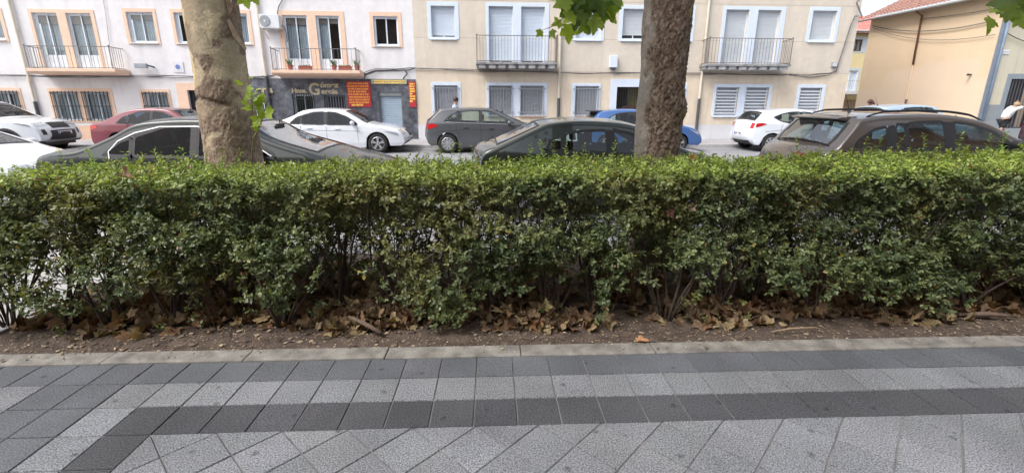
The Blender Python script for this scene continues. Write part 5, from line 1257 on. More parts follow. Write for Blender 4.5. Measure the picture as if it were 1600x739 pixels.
# ---------------------------------------------------------------- plane leaves (fallen and growing)
def lobed_outline():
    pts = [(0,0,0)]; lobes = [(-118,.52),(-60,.86),(0,1.0),(60,.86),(118,.52)]; out = []
    for i, (a, r_) in enumerate(lobes):
        A_ = math.radians(a)
        if i: B_ = math.radians((a+lobes[i-1][0])/2); out.append((math.sin(B_)*.53, math.cos(B_)*.53))
        for da, rr_ in ((-20,.70),(-13,.72),(-9,.86),(0,1.0),(9,.86),(13,.72),(20,.70)):
            q = A_+math.radians(da)*(1.25 if rr_ < .8 else 1); out.append((math.sin(q)*r_*rr_, math.cos(q)*r_*rr_))
    o = np.array(out); o[:, 1] += .22; return np.concatenate([[[0, .12]], o, [[.05, -.02], [-.05, -.02]]])
LO = lobed_outline(); NO = len(LO)
def plane_leaves(P, D, Nn, size, cols, curl, r):
    """P base, D direction of the midrib, Nn rough normal"""
    n = len(P); D = norm(D); w = norm(np.cross(D, Nn)); Nn = norm(np.cross(w, D)); xy = LO*.80
    u = xy[None, :, 0]*size[:, None]; v = xy[None, :, 1]*size[:, None]; cu = curl[:, None]
    ph = r.uniform(0, 6.28, (n, 1)); h = cu*size[:, None]*(np.abs(xy[None, :, 0])*1.2 - .45*(xy[None, :, 1]-.4)**2*2 + .25*np.sin(xy[None, :, 0]*7+ph)*np.cos(xy[None, :, 1]*5+ph))
    V = P[:, None, :] + w[:, None, :]*u[..., None]*(1-.35*np.abs(cu))[..., None] + D[:, None, :]*v[..., None] + Nn[:, None, :]*h[..., None]
    tri = np.array([[0, i, i+1] for i in range(1, NO-1)] + [[0, NO-1, 1]]); F = (np.arange(n)*NO)[:, None, None] + tri[None]
    C = np.repeat(cols[:, None, :], NO, 1)*(1 - .12*(np.arange(NO) % 3 == 0))[None, :, None]
    return V.reshape(-1, 3), F.reshape(-1, 3), C.reshape(-1, 3)
dry_m = attr_mat("dry_leaf", .8, .15, .30, 40, bump=.3, bscale=120)
r = np.random.default_rng(31); n = 3400
x = r.uniform(-3.4, 6.2, n); y = 3.12 + np.abs(r.normal(0, .55, n)); y = np.where(y > 4.8, r.uniform(3.2, 4.8, n), y); dens = fbm(np.stack([x*1.6, y*1.6, x*0], 1), 2, 61); k = r.random(n) < smooth01((dens-.25)/.35)*.9+.1; x, y = x[k], y[k]; n = len(x)
z = soil_z(x, y) + .008 + np.abs(r.normal(0, .035, n))*smooth01((y-3.05)/.4) + .05*smooth01((dens[k]-.45)/.2)*r.random(n)
D = np.stack([r.normal(0,1,n), r.normal(0,1,n), r.normal(0,.35,n)], 1); Nn = np.stack([r.normal(0,.45,n), r.normal(-.25,.45,n), np.ones(n)], 1)
t = r.random((n, 1)); base = np.where(r.random((n, 1)) < .22, np.array([.42,.31,.16]), np.where(r.random((n, 1)) < .3, np.array([.30,.15,.08]), np.array([.25,.16,.095])))*(.6+.7*t)
for xc_, n_ in ((-.93, 170), (.38, 130), (.15, 50), (1.75, 120), (-2.6, 40), (3.2, 60)):
    xe = r.normal(xc_, .22, n_); ye = 3.0 + np.abs(r.normal(0, .20, n_)); ze = soil_z(xe, ye) + .01 + r.random(n_)*.13*np.exp(-((xe-xc_)/.2)**2)*smooth01((ye-2.98)/.12)
    x, y, z = np.concatenate([x, xe]), np.concatenate([y, ye]), np.concatenate([z, ze]); D = np.concatenate([D, r.normal(0, 1, (n_, 3))*np.array([1,1,.5])]); Nn = np.concatenate([Nn, np.stack([r.normal(0,.5,n_), r.normal(-.5,.5,n_), np.ones(n_)], 1)])
    base = np.concatenate([base, np.array([[.40,.27,.15],[.48,.37,.20],[.33,.19,.10],[.28,.19,.12]])[r.integers(0, 4, n_)]*r.uniform(.5, 1.0, (n_, 1))])
n = len(x)
V, F, C = plane_leaves(np.stack([x, y+yoff(x), z], 1), D, Nn, r.uniform(.05, .12, n), base*.85, r.uniform(-.3, 1.1, n), r)
tag(np_mesh("leaf_litter", V, F, dry_m, None, C), "brown dry plane leaves heaped on the soil under the hedge", "leaf litter", kind="stuff")
# small chips and grit on the bare front of the soil
n = 9000; x = r.uniform(-3.42, 6.5, n); y = np.where(r.random(n) < .75, r.uniform(2.765, 3.25, n), r.uniform(2.765, 4.2, n)); s_ = r.uniform(.003, .010, n)*np.where(r.random(n) < .09, 2.4, 1)
cen = np.stack([x, y+yoff(x), soil_z(x, y)+.003], 1); sp = r.random(n) < .035; cen[:, 1] = np.where(sp, r.uniform(2.66, 2.768, n)+yoff(x), np.maximum(cen[:, 1], 2.768+yoff(x))); cen[:, 2] = np.where(sp, .0085, cen[:, 2]); k6 = 5; ang = r.uniform(0, 6.28, n)[:, None] + np.arange(k6)[None]*2*PI/k6; rad = s_[:, None]*r.uniform(.5, 1.3, (n, k6)); el = r.uniform(.4, 1, (n, 1)); ori = r.uniform(0, PI, n)[:, None]
lx = np.cos(ang)*rad; ly = np.sin(ang)*rad*el; X_ = lx*np.cos(ori)-ly*np.sin(ori); Y_ = lx*np.sin(ori)+ly*np.cos(ori); Z_ = r.uniform(-.002, .003, (n, k6)) + .3*s_[:, None]
top_ = np.stack([cen[:, None, 0]+X_, cen[:, None, 1]+Y_, cen[:, None, 2]+Z_], -1); ap = cen + np.stack([0*s_, 0*s_, s_*.55+.001], 1)
V = np.concatenate([top_, ap[:, None, :]], 1).reshape(-1, 3); F = ((np.arange(n)*6)[:, None, None] + np.array([[i, (i+1) % 5, 5] for i in range(5)])[None]).reshape(-1, 3)
cc = np.where(r.random((n, 1)) < .35, np.array([.42,.34,.24]), np.where(r.random((n, 1)) < .4, np.array([.26,.19,.13]), np.array([.12,.09,.075])))*r.uniform(.6, 1.25, (n, 1)); C = np.repeat(cc[:, None], 6, 1).reshape(-1, 3)
tag(np_mesh("soil_debris", V, F, dry_m, None, C), "small chips of bark, grit and torn leaf scattered over the bare soil", "debris", kind="stuff")
# dead twigs on the soil
m = MB()
for i in range(130):
    x, y = rs.uniform(-3.3, 6), 2.80+abs(rs.gauss(0, .35)); a = rs.uniform(0, PI); l = rs.uniform(.03, .13); pts = []
    for t in range(4): px, py = x+math.cos(a)*l*t/3, y+math.sin(a)*l*t/3+rs.uniform(-.004,.004); py = max(py, 2.775); pts.append((px, py+yoff(px), float(soil_z(px, py))+.006))
    m.tube(pts, [.0022,.002,.0016,.001], 5)
o = m.build("fallen_twigs", M("dry_twig", (.19,.14,.10), .9, .3, 30), None, fix=False); tag(o, "thin dry twigs lying on the soil in front of the hedge", "twigs", kind="stuff")
# single fallen leaves one can point at
def one_leaf(x, y, z, d, nrm_, size, col, label, curl=.5, seed=1):
    rr_ = np.random.default_rng(seed); V, F, C = plane_leaves(np.array([[x, y, z]]), np.array([d]), np.array([nrm_]), np.array([size]), np.array([col]), np.array([curl]), rr_); o = np_mesh("fallen_leaf", V - np.array([x, y, z]), F, dry_m, None, C); o.location = (x, y, z); tag(o, label, "leaf", "single fallen leaves")
one_leaf(1.72, 3.78, 1.135, (1,.1,.05), (0,-.5,1), .085, (.45,.17,.08), "orange dry leaf lying on the hedge top right of the right tree", .5, 3)
one_leaf(2.62, 3.75, 1.155, (.8,-.4,.2), (0,-.6,1), .075, (.28,.10,.06), "dark red dry leaf on the hedge top below the estate car", .7, 4)
one_leaf(-2.32, 3.06, 1.115, (1,-.2,-.1), (0,-.8,1), .085, (.26,.16,.10), "brown curled leaf on the hedge top near its left end", .8, 5)
one_leaf(-1.05, 3.03, 1.02, (.6,-.2,-.5), (0,-1,.3), .07, (.30,.14,.09), "brown leaf caught in the hedge face above the dark hollow", .6, 6)
one_leaf(.42, 3.06, .12, (.1,-.1,1), (0,-1,.3), .10, (.30,.25,.11), "yellowish leaf standing against the stems left of the small trunk-like bush", .4, 7)
one_leaf(.52, 3.0, .03, (.6,-.3,.5), (0,-1,.5), .10, (.28,.20,.11), "tan leaf leaning on the soil below the yellowish leaf", .5, 8)
one_leaf(1.02, 2.76, .012, (1,0,.02), (0,0,1), .085, (.50,.27,.13), "pale orange leaf lying on the planter kerb below the right tree", .3, 9)
one_leaf(1.25, 3.02, .86, (.5,-.3,-.6), (0,-1,.2), .075, (.20,.095,.06), "rust coloured leaf hanging in the hedge face below the right tree", .6, 10)
one_leaf(1.40, 3.02, .87, (.8,-.1,.4), (0,-1,.3), .07, (.26,.20,.13), "pale tan leaf hanging in the hedge face beside the rust coloured one", .6, 11)
m = MB(); pts = [(2.02,2.845,.01),(2.16,2.835,.035),(2.34,2.85,.03),(2.42,2.85,.012)]; m.tube(pts, [.003,.006,.005,.002], 6); tag(m.build("bark_strip", M("pale_bark", (.34,.25,.16), .85, .3, 20), None, smooth=True), "pale peeled strip of bark lying by the planter kerb on the right", "bark")
m = MB(); m.tube([(3.62,3.02,.02),(3.80,2.99,.035),(4.02,2.96,.02)], [.012,.02,.008], 7); tag(m.build("fallen_branch", M("dead_branch", (.16,.11,.085), .9, .3, 20, .5, 60), None, smooth=True), "short dark dead branch on the soil at the right edge", "branch")
m = MB(); m.tube([(-.98,3.04,.11),(-.86,3.0,.07),(-.74,2.95,.02)], [.01,.016,.018], 7); tag(m.build("fallen_branch", MATS["dead_branch"], None, smooth=True), "short brown stick slanting out of the leaf heap left of the middle bush", "branch")

# ---------------------------------------------------------------- plane trees
def trunk_mesh(cx, cy, rad, style, parent, seed):
    nth, nz = 300, 420; th = np.linspace(0, 2*PI, nth, endpoint=False); zz = np.linspace(-.1, 3.7, nz); TH, ZZ = np.meshgrid(th, zz); t_, z_ = TH.ravel(), ZZ.ravel()
    px = np.cos(t_); py = np.sin(t_); R0 = rad(z_); q = np.stack([px*R0, py*R0, z_], 1)
    lump = (fbm(q*np.array([3,3,1.6]), 3, seed)-.5)*.05 + (fbm(q*9, 3, seed+3)-.5)*.014
    # flakes: cells stretched along the trunk
    wq = q*np.array([1,1,.75]) + (fbm(q*14, 2, seed+5)-.5)[:, None]*.05
    wf = q*np.array([1,1,.6]) + (fbm(q*22, 3, seed+5)-.5)[:, None]*.075 + np.stack([fbm(q*40, 2, seed+6), fbm(q*40, 2, seed+7), fbm(q*40, 2, seed+8)], 1)*.018; c1, c2, cid = cells(wf*42, seed+9); e1, e2, eid = cells(wf*20, seed+109); m1, m2, mid = cells(wq*np.array([7.5,7.5,6]) + (fbm(q*8, 3, seed+21)-.5)[:, None]*1.1, seed+31)
    if style == 'smooth':
        rough = smooth01((fbm(q*np.array([5,5,3.6]), 4, seed+40)-.55)/.05); low = smooth01((1.75-z_)/.35)*smooth01((fbm(q*np.array([5,5,4]), 3, seed+50)-.40)/.08); rough = np.maximum(rough*.9, low*.9)
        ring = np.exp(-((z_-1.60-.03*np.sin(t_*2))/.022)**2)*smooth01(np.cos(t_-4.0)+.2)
        base = np.array([.33,.295,.235])[None]*np.ones((len(q), 1)); cols = np.array([[.33,.275,.205],[.265,.225,.17],[.37,.31,.23],[.25,.225,.175],[.30,.25,.19],[.23,.195,.15]])
        col = cols[(mid*5.99).astype(int)]; cream = (mid > .935)[:, None]; col = np.where(cream, np.array([.52,.46,.31]), col)*np.array([1.10,1.0,.90])
        side = smooth01((np.cos(t_-5.35)-.25)/.5)[:, None]*.55; col = col*(1-side)+np.array([.54,.47,.34])*side  # sunlit right side of the trunk, put into the bark colour
        brown = np.array([[.20,.145,.11],[.26,.19,.145],[.16,.115,.09],[.30,.235,.18]])[(cid*3.99).astype(int)]; col = col*(1-rough[:, None])+brown*rough[:, None]
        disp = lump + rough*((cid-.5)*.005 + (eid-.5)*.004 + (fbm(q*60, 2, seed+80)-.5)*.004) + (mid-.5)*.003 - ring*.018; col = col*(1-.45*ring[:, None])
    else:
        sm = smooth01((-np.cos(t_-5.05) - .30)/.25 + (fbm(q*5, 3, seed+40)-.5)*1.4)  # smooth strip
        sm = smooth01((np.cos(t_-2.85)-.50)/.30 + (fbm(q*np.array([7,7,4]), 4, seed+40)-.5)*5.0) ; rough = 1-sm
        brown = np.array([[.185,.128,.098],[.25,.185,.145],[.15,.108,.085],[.30,.235,.185],[.215,.155,.115]])[(cid*4.99).astype(int)]
        grey = np.array([[.27,.235,.20],[.33,.295,.245],[.24,.22,.19]])[(mid*2.99).astype(int)]; col = grey*(1-rough[:, None])+brown*rough[:, None]
        crack = np.maximum(smooth01(1-(c2-c1)/.10)*.6, smooth01(1-(e2-e1)/.10))*rough; col = col*(1-.45*crack[:, None]); fine = fbm(q*np.array([70,70,45]), 3, seed+80)-.5; disp = lump*1.2 + rough*((cid-.4)*.008 + (eid-.4)*.014 - crack*.005 + fine*.010)
        disp = disp + .035*np.exp(-((z_-1.55)/.10)**2)*smooth01((np.cos(t_-5.9)-.3)/.6)*(1+.5*(cid-.5))
        moss = smooth01((fbm(q*4, 3, seed+60)-.60)/.05)*smooth01((np.cos(t_-6.1)-.55)/.3); col = col*(1-.6*moss[:, None]) + np.array([.33,.29,.09])*.6*moss[:, None]
    flare = .05*np.exp(-np.maximum(z_, 0)/.25); Rr = R0 + disp + flare
    ax = cx + (0 if style != 'smooth' else -.0)*z_; V = np.stack([ax + px*Rr, cy + py*Rr, z_], 1); idx = np.arange(nz*nth).reshape(nz, nth); nx_ = np.roll(idx, -1, 1)
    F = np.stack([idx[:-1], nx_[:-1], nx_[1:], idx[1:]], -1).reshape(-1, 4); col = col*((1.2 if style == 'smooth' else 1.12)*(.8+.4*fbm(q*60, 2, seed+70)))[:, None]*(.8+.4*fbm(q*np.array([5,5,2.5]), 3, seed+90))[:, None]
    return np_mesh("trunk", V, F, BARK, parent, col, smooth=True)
BARK = attr_mat("plane_bark", .88, 0, .14, 45, bump=.55, bscale=70, spec=.25)
limb_m = M("limb_bark", (.33,.29,.23), .9, .35, 5, .5, 40)
spray_m = attr_mat("backlit_plane_leaf", .5, .5, .15, 14)
plane_leaf_m = attr_mat("plane_leaf", .45, .38, .12, 14)
def plane_tree(name, label, cx, cy, rad, style, seed):
    T_ = empty(name, (0,0,0)); tag(T_, label, "tree", "plane trees in the planter"); trunk_mesh(cx, cy, rad, style, T_, seed); rd = random.Random(seed); r = np.random.default_rng(seed); tips = []
    def grow(p, d, ln, ra, lev, m):
        pts = [p.copy()]; q = p.copy(); n_ = 7
        for i in range(n_): d = (d + Vector((rd.gauss(0,.10), rd.gauss(0,.10), .05+.02*lev))).normalized(); q = q + d*ln/n_; pts.append(q.copy())
        m.tube(pts, [ra*(1-.5*i/n_) for i in range(n_+1)], 10 if lev < 2 else 6)
        if lev == 3: tips.extend((pp, d.copy()) for pp in pts[2:]); return
        for i in (3, 5, 7) if lev else (4, 6, 7):
            for _ in range(2 if lev < 2 else 2):
                a = rd.uniform(0, 2*PI); side_ = Vector((math.cos(a), math.sin(a), rd.uniform(-.1, .6))); grow(pts[i], (d*.65+side_*.8).normalized(), ln*.62, ra*.5, lev+1, m)
    for k in range(4):
        a = 2*PI*k/4 + .75 + rd.uniform(-.2, .2); a = a if math.sin(a) < .3 else -a*.8; m = MB(); grow(Vector((cx+math.cos(a)*.06, cy+math.sin(a)*.06, 3.45)), Vector((math.cos(a)*.75, math.sin(a)*.75, 1)).normalized(), 2.5, .13, 0, m); m.build("limb", limb_m, T_, smooth=True, fix=False)
    n = 7200; ti = r.integers(0, len(tips), n); P = np.array([tips[i][0][:] for i in ti]) + r.normal(0, .28, (n, 3)); lim = np.where(P[:, 1] > -1, 1.5 + .262*np.maximum(P[:, 1], 0) + .55, 2.6); k = (P[:, 2] > np.maximum(lim, 2.75)) & (np.abs(P[:, 0]-cx) < 2.6) & (P[:, 1] < 5.6); P = P[k]; n = len(P)
    D = np.stack([r.normal(0,1,n), r.normal(0,1,n), r.normal(-.7,.4,n)], 1); Nn = np.stack([r.normal(0,.5,n), r.normal(0,.5,n), np.ones(n)], 1); t = r.random((n, 1)); col = np.array([.05,.115,.03])*(1-t)+np.array([.13,.22,.045])*t
    V, F, C = plane_leaves(P, D, Nn, r.uniform(.12, .21, n), col, r.uniform(-.3, .4, n), r); np_mesh("crown", V, F, plane_leaf_m, T_, C)
    return T_, r, rd
def hanging(T_, leaves, twigs, r, name="hanging_spray", k=1.28):
    """leaves: (x,y,z, size, dirx,diry,dirz, bright)"""
    a = np.array(leaves, float); n = len(a); Nn = np.stack([r.normal(0,.35,n), r.normal(-.8,.3,n), r.normal(.35,.4,n)], 1); t = a[:, 7:8]; col = (np.array([.04,.085,.028])*(1-t)+np.array([.36,.48,.07])*t)*r.uniform(.85, 1.15, (n, 1))  # backlit and shaded leaf tones put into the colour, leaf by leaf
    V, F, C = plane_leaves(a[:, :3], a[:, 4:7], Nn, a[:, 3]*k, col, r.uniform(-.15, .3, n), r); o = np_mesh(name, V, F, spray_m, T_, C); m = MB()
    for tw_ in twigs: m.tube(tw_, [.006*(1-.7*i/(len(tw_)-1)) for i in range(len(tw_))], 6)
    m.build("spray_twig", M("leaf_stalk", (.17,.15,.06), .8, .2, 20), T_); return o
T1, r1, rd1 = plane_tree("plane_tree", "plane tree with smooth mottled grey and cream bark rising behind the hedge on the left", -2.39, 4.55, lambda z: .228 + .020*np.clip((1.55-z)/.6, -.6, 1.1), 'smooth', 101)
T2, r2, rd2 = plane_tree("plane_tree", "plane tree with dark brown flaking bark rising behind the hedge on the right", 1.70, 4.5, lambda z: .213 - .005*np.clip((1.55-z)/.6, -.5, 1.2), 'rough', 202)
# torn strip of bark on the left tree
m = MB(); m.prism([(-2.20,2.27),(-2.175,2.28),(-2.075,2.05),(-2.085,2.03),(-2.17,2.15)], 'y', 4.40, 4.415); m.build("loose_bark", M("peeled_bark", (.24,.18,.13), .9, .3, 20), T1)
m = MB(); m.prism([(-2.20,2.52),(-2.15,2.50),(-2.14,2.38),(-2.19,2.30)], 'y', 4.42, 4.45); m.build("loose_bark", M("brown_flake", (.22,.15,.11), .9, .3, 20), T1)
# leafy shoots at the foot of the left trunk (x .. z measured on the plane y = 4.2)
lv = []
for (x, z, s_, b_) in [(-2.02,1.74,.075,.9),(-1.99,1.70,.07,.9),(-1.955,1.665,.11,.95),(-1.93,1.64,.12,.9),(-1.90,1.66,.10,.85),(-1.97,1.60,.10,.9),(-2.0,1.64,.09,.8),(-1.93,1.60,.07,.95),(-2.03,1.56,.09,.9),(-1.99,1.54,.10,.95),(-1.95,1.55,.08,.8),(-2.02,1.62,.09,.7),(-1.86,1.56,.05,.9),(-1.96,1.47,.09,.9),(-1.87,1.475,.11,.95),(-1.90,1.46,.08,.7),(-2.02,1.40,.07,.7),(-1.93,1.40,.09,.85),(-1.97,1.36,.06,.9),(-2.02,1.79,.05,1.)]:
    lv.append((x, 4.2+rd1.uniform(-.06,.06), z, s_, rd1.uniform(-.5,.9), -.1, rd1.uniform(-.6,.5), b_))
hanging(T1, lv, [[(-2.10,4.28,1.1),(-2.02,4.22,1.35),(-1.99,4.2,1.6),(-2.0,4.2,1.82)],[(-2.02,4.22,1.3),(-1.92,4.2,1.46),(-1.86,4.2,1.6),(-1.84,4.2,1.64)],[(-2.04,4.23,1.28),(-1.97,4.2,1.36),(-1.93,4.2,1.42)]], r1, "shoot_leaves", .95)
# spray hanging from the right tree
lv = []
for (x, z, s_, dx, dz, b_) in [(.46,2.115,.055,-.5,-.6,.75),(.55,2.135,.065,.3,-.6,.45),(.63,2.19,.08,-.7,-.2,.9),(.685,2.18,.13,.1,-1,.75),(.70,2.22,.10,-.5,-.4,.9),(.74,2.25,.12,.3,-.8,.25),(.78,2.28,.15,-.3,-.9,.12),(.83,2.26,.14,.3,-1,.15),(.86,2.20,.12,-.1,-1,.7),(.80,2.20,.10,.5,-.8,.6),(.90,2.28,.14,.3,-.8,.5),(.94,2.27,.12,.4,-.5,.9),(.98,2.30,.13,.5,-.7,.8),(1.0,2.34,.14,.2,-1,.6),(.72,2.33,.15,-.6,-.6,.3),(.66,2.32,.13,-.8,-.4,.6),(.82,2.36,.16,0,-1,.1),(.90,2.38,.16,.2,-1,.15),(.76,2.38,.15,-.4,-.9,.1),(.98,2.42,.15,.4,-.9,.3),(.62,2.36,.10,-.8,-.2,.7),(.69,2.42,.15,-.2,-1,.4),(.85,2.45,.16,.1,-1,.2),(1.02,2.40,.12,.6,-.4,.8)]:
    lv.append((x, 3.9+rd2.uniform(-.13,.13), z+.02, s_*.95, dx, rd2.uniform(-.3,.1), dz, b_))
hanging(T2, lv, [[(1.3,4.2,3.5),(1.0,4.0,2.9),(.85,3.9,2.5),(.72,3.9,2.28),(.68,3.9,2.2)],[(.80,3.9,2.4),(.66,3.9,2.25),(.55,3.9,2.17),(.46,3.9,2.14)],[(.85,3.9,2.5),(.95,3.9,2.38),(1.0,3.9,2.32)]], r2)
lv = []
for (x, z, s_, dx, dz, b_) in [(4.18,2.31,.09,-.8,-.1,.9),(4.24,2.28,.10,-.3,-.5,.85),(4.31,2.29,.11,.1,-.9,.6),(4.36,2.28,.10,.3,-.6,.5),(4.40,2.33,.13,.6,-.4,.7),(4.30,2.36,.12,-.2,-.6,.4),(4.48,2.32,.12,.9,-.2,.8),(4.42,2.40,.13,.2,-.7,.3),(4.55,2.36,.12,.7,-.5,.6),(4.36,2.45,.13,-.3,-.6,.2),(4.5,2.46,.14,.2,-.9,.2),(4.6,2.42,.13,.7,-.5,.4)]:
    lv.append((x, 3.9+rd2.uniform(-.1,.1), z, s_, dx, rd2.uniform(-.3,.1), dz, b_))
hanging(T2, lv, [[(2.6,4.2,4.2),(3.4,4.0,3.4),(4.2,3.9,2.9),(4.45,3.9,2.5),(4.32,3.9,2.34)],[(4.45,3.9,2.5),(4.52,3.9,2.36)]], r2)
lv = [(-1.80,3.9,2.365,.09,.3,-.1,-1,.8),(-1.74,3.88,2.37,.08,.5,0,-.8,.9),(-1.86,3.9,2.42,.10,-.3,0,-.8,.6)]
hanging(T1, lv, [[(-2.1,4.3,3.4),(-1.9,4.0,2.8),(-1.80,3.9,2.4)]], r1)

# ---------------------------------------------------------------- people
skin_m = M("skin", (.50,.30,.22), .55, .05, 20); hair_dark = M("dark_hair", (.035,.022,.018), .6, .3, 60); hair_auburn = M("auburn_hair", (.10,.035,.028), .55, .3, 60); hair_fair = M("fair_hair", (.42,.30,.18), .6, .2, 60)
def skinned(name, joints, bones, mat, parent, lev=2):
    """joints: list of (x,y,z,rx[,ry]); first is the root"""
    me = bpy.data.meshes.new(name); me.from_pydata([j[:3] for j in joints], bones, []); o = bpy.data.objects.new(name, me); COL.objects.link(o)
    sk = o.modifiers.new("skin", 'SKIN'); sk.use_smooth_shade = True; ss = o.modifiers.new("sub", 'SUBSURF'); ss.levels = lev; ss.render_levels = lev
    for i, j in enumerate(joints):
        v = me.skin_vertices[0].data[i]; v.radius = (j[3], j[4] if len(j) > 4 else j[3]); v.use_root = (i == 0)
    bpy.context.view_layer.update(); dg = bpy.context.evaluated_depsgraph_get(); nm = bpy.data.meshes.new_from_object(o.evaluated_get(dg)); bpy.data.objects.remove(o, do_unlink=True)
    nm.materials.clear(); nm.materials.append(mat); q = bpy.data.objects.new(name, nm); COL.objects.link(q); q.parent = parent; return q
def head_mesh(m, c, fwd, up, s_=1.0):
    f, u = Vector(fwd).normalized(), Vector(up).normalized(); l = u.cross(f).normalized(); u = f.cross(l); n1, n2 = 18, 14; vs_ = []
    for j in range(n2+1):
        p = PI*j/n2
        for i in range(n1):
            a = 2*PI*i/n1; x = math.sin(p)*math.cos(a); y = math.sin(p)*math.sin(a); z = math.cos(p); fx = .098*x; ly = .074*y*(1-.22*max(0, -z)); uz = .118*z
            if x > .3: fx += .020*math.exp(-((z+.12)/.16)**2)*math.exp(-(y/.22)**2) - .006*math.exp(-((z-.1)/.12)**2); fx += .010*math.exp(-((z+.75)/.2)**2)
            vs_.append(Vector(c)+(f*fx+l*ly+u*uz)*s_)
    m.add(vs_, [(j*n1+i, j*n1+(i+1) % n1, (j+1)*n1+(i+1) % n1, (j+1)*n1+i) for j in range(n2) for i in range(n1)])
    for sg in (-1, 1):                                    # ears
        e = Vector(c)+(l*sg*.076+f*-.005+u*-.005)*s_; m.lathe([(0,-.008),(.02,-.006),(.026,.006),(0,.008)], e, 'y', 10)
    return f, l, u
def face_bits(c, f, l, u, parent):
    m = MB()
    for sg in (-1, 1): e = Vector(c)+f*.090+l*sg*.032+u*.008; m.lathe([(0,-.009),(.010,-.004),(.010,.004),(0,.009)], e, 'z', 8)
    m.build("eyes", M("eye_dark", (.04,.03,.03), .3, .1, 30), parent); m = MB(); m.tube([Vector(c)+f*.097+l*-.024+u*-.062, Vector(c)+f*.104+u*-.062, Vector(c)+f*.097+l*.024+u*-.062], .0055, 6); m.build("mouth", M("lips", (.38,.14,.12), .5, .1, 30), parent)
def hair_cap(c, f, l, u, mat, parent, ln=0.0, wild=0.0, seed=1):
    m = MB(); n1, n2 = 20, 10; vs_ = []; rd = random.Random(seed)
    for j in range(n2+1):
        p = PI*.62*j/n2
        for i in range(n1):
            a = 2*PI*i/n1; x = math.sin(p)*math.cos(a); y = math.sin(p)*math.sin(a); z = math.cos(p); k = 1.13+rd.uniform(-.02,.02); cut = max(0, x)*.55*max(0, (j/n2-.45)); v = f*(.103*x*k-cut*.05-.012)+l*.080*y*k+u*(.122*z*k+cut*.16)
            if ln and x < .25 and j > n2*.55: v += u*(-ln*(j/n2-.55)/.45) - f*(.02+wild*(j/n2-.55))
            vs_.append(Vector(c)+v)
    m.add(vs_, [(j*n1+i, j*n1+(i+1) % n1, (j+1)*n1+(i+1) % n1, (j+1)*n1+i) for j in range(n2) for i in range(n1)]); return m.build("hair", mat, parent, smooth=True)
def hand(m, w, d, palm_n):
    """palm and five curled fingers from the wrist w along d"""
    d = Vector(d).normalized(); n_ = Vector(palm_n).normalized(); s_ = d.cross(n_).normalized(); w = Vector(w); m.tube([w, w+d*.035, w+d*.085], [.021,.033,.030], 8)
    for k, ln in enumerate((.066,.076,.070,.055)):
        b_ = w+d*.085+s_*(-.030+.020*k); m.tube([b_, b_+d*ln*.45+n_*.008, b_+d*ln*.75+n_*.026, b_+d*ln*.85+n_*.045], [.0095,.009,.008,.0065], 6)
    m.tube([w+d*.02-s_*.02, w+d*.05-s_*.045+n_*.01, w+d*.08-s_*.05+n_*.025], [.012,.010,.008], 6)
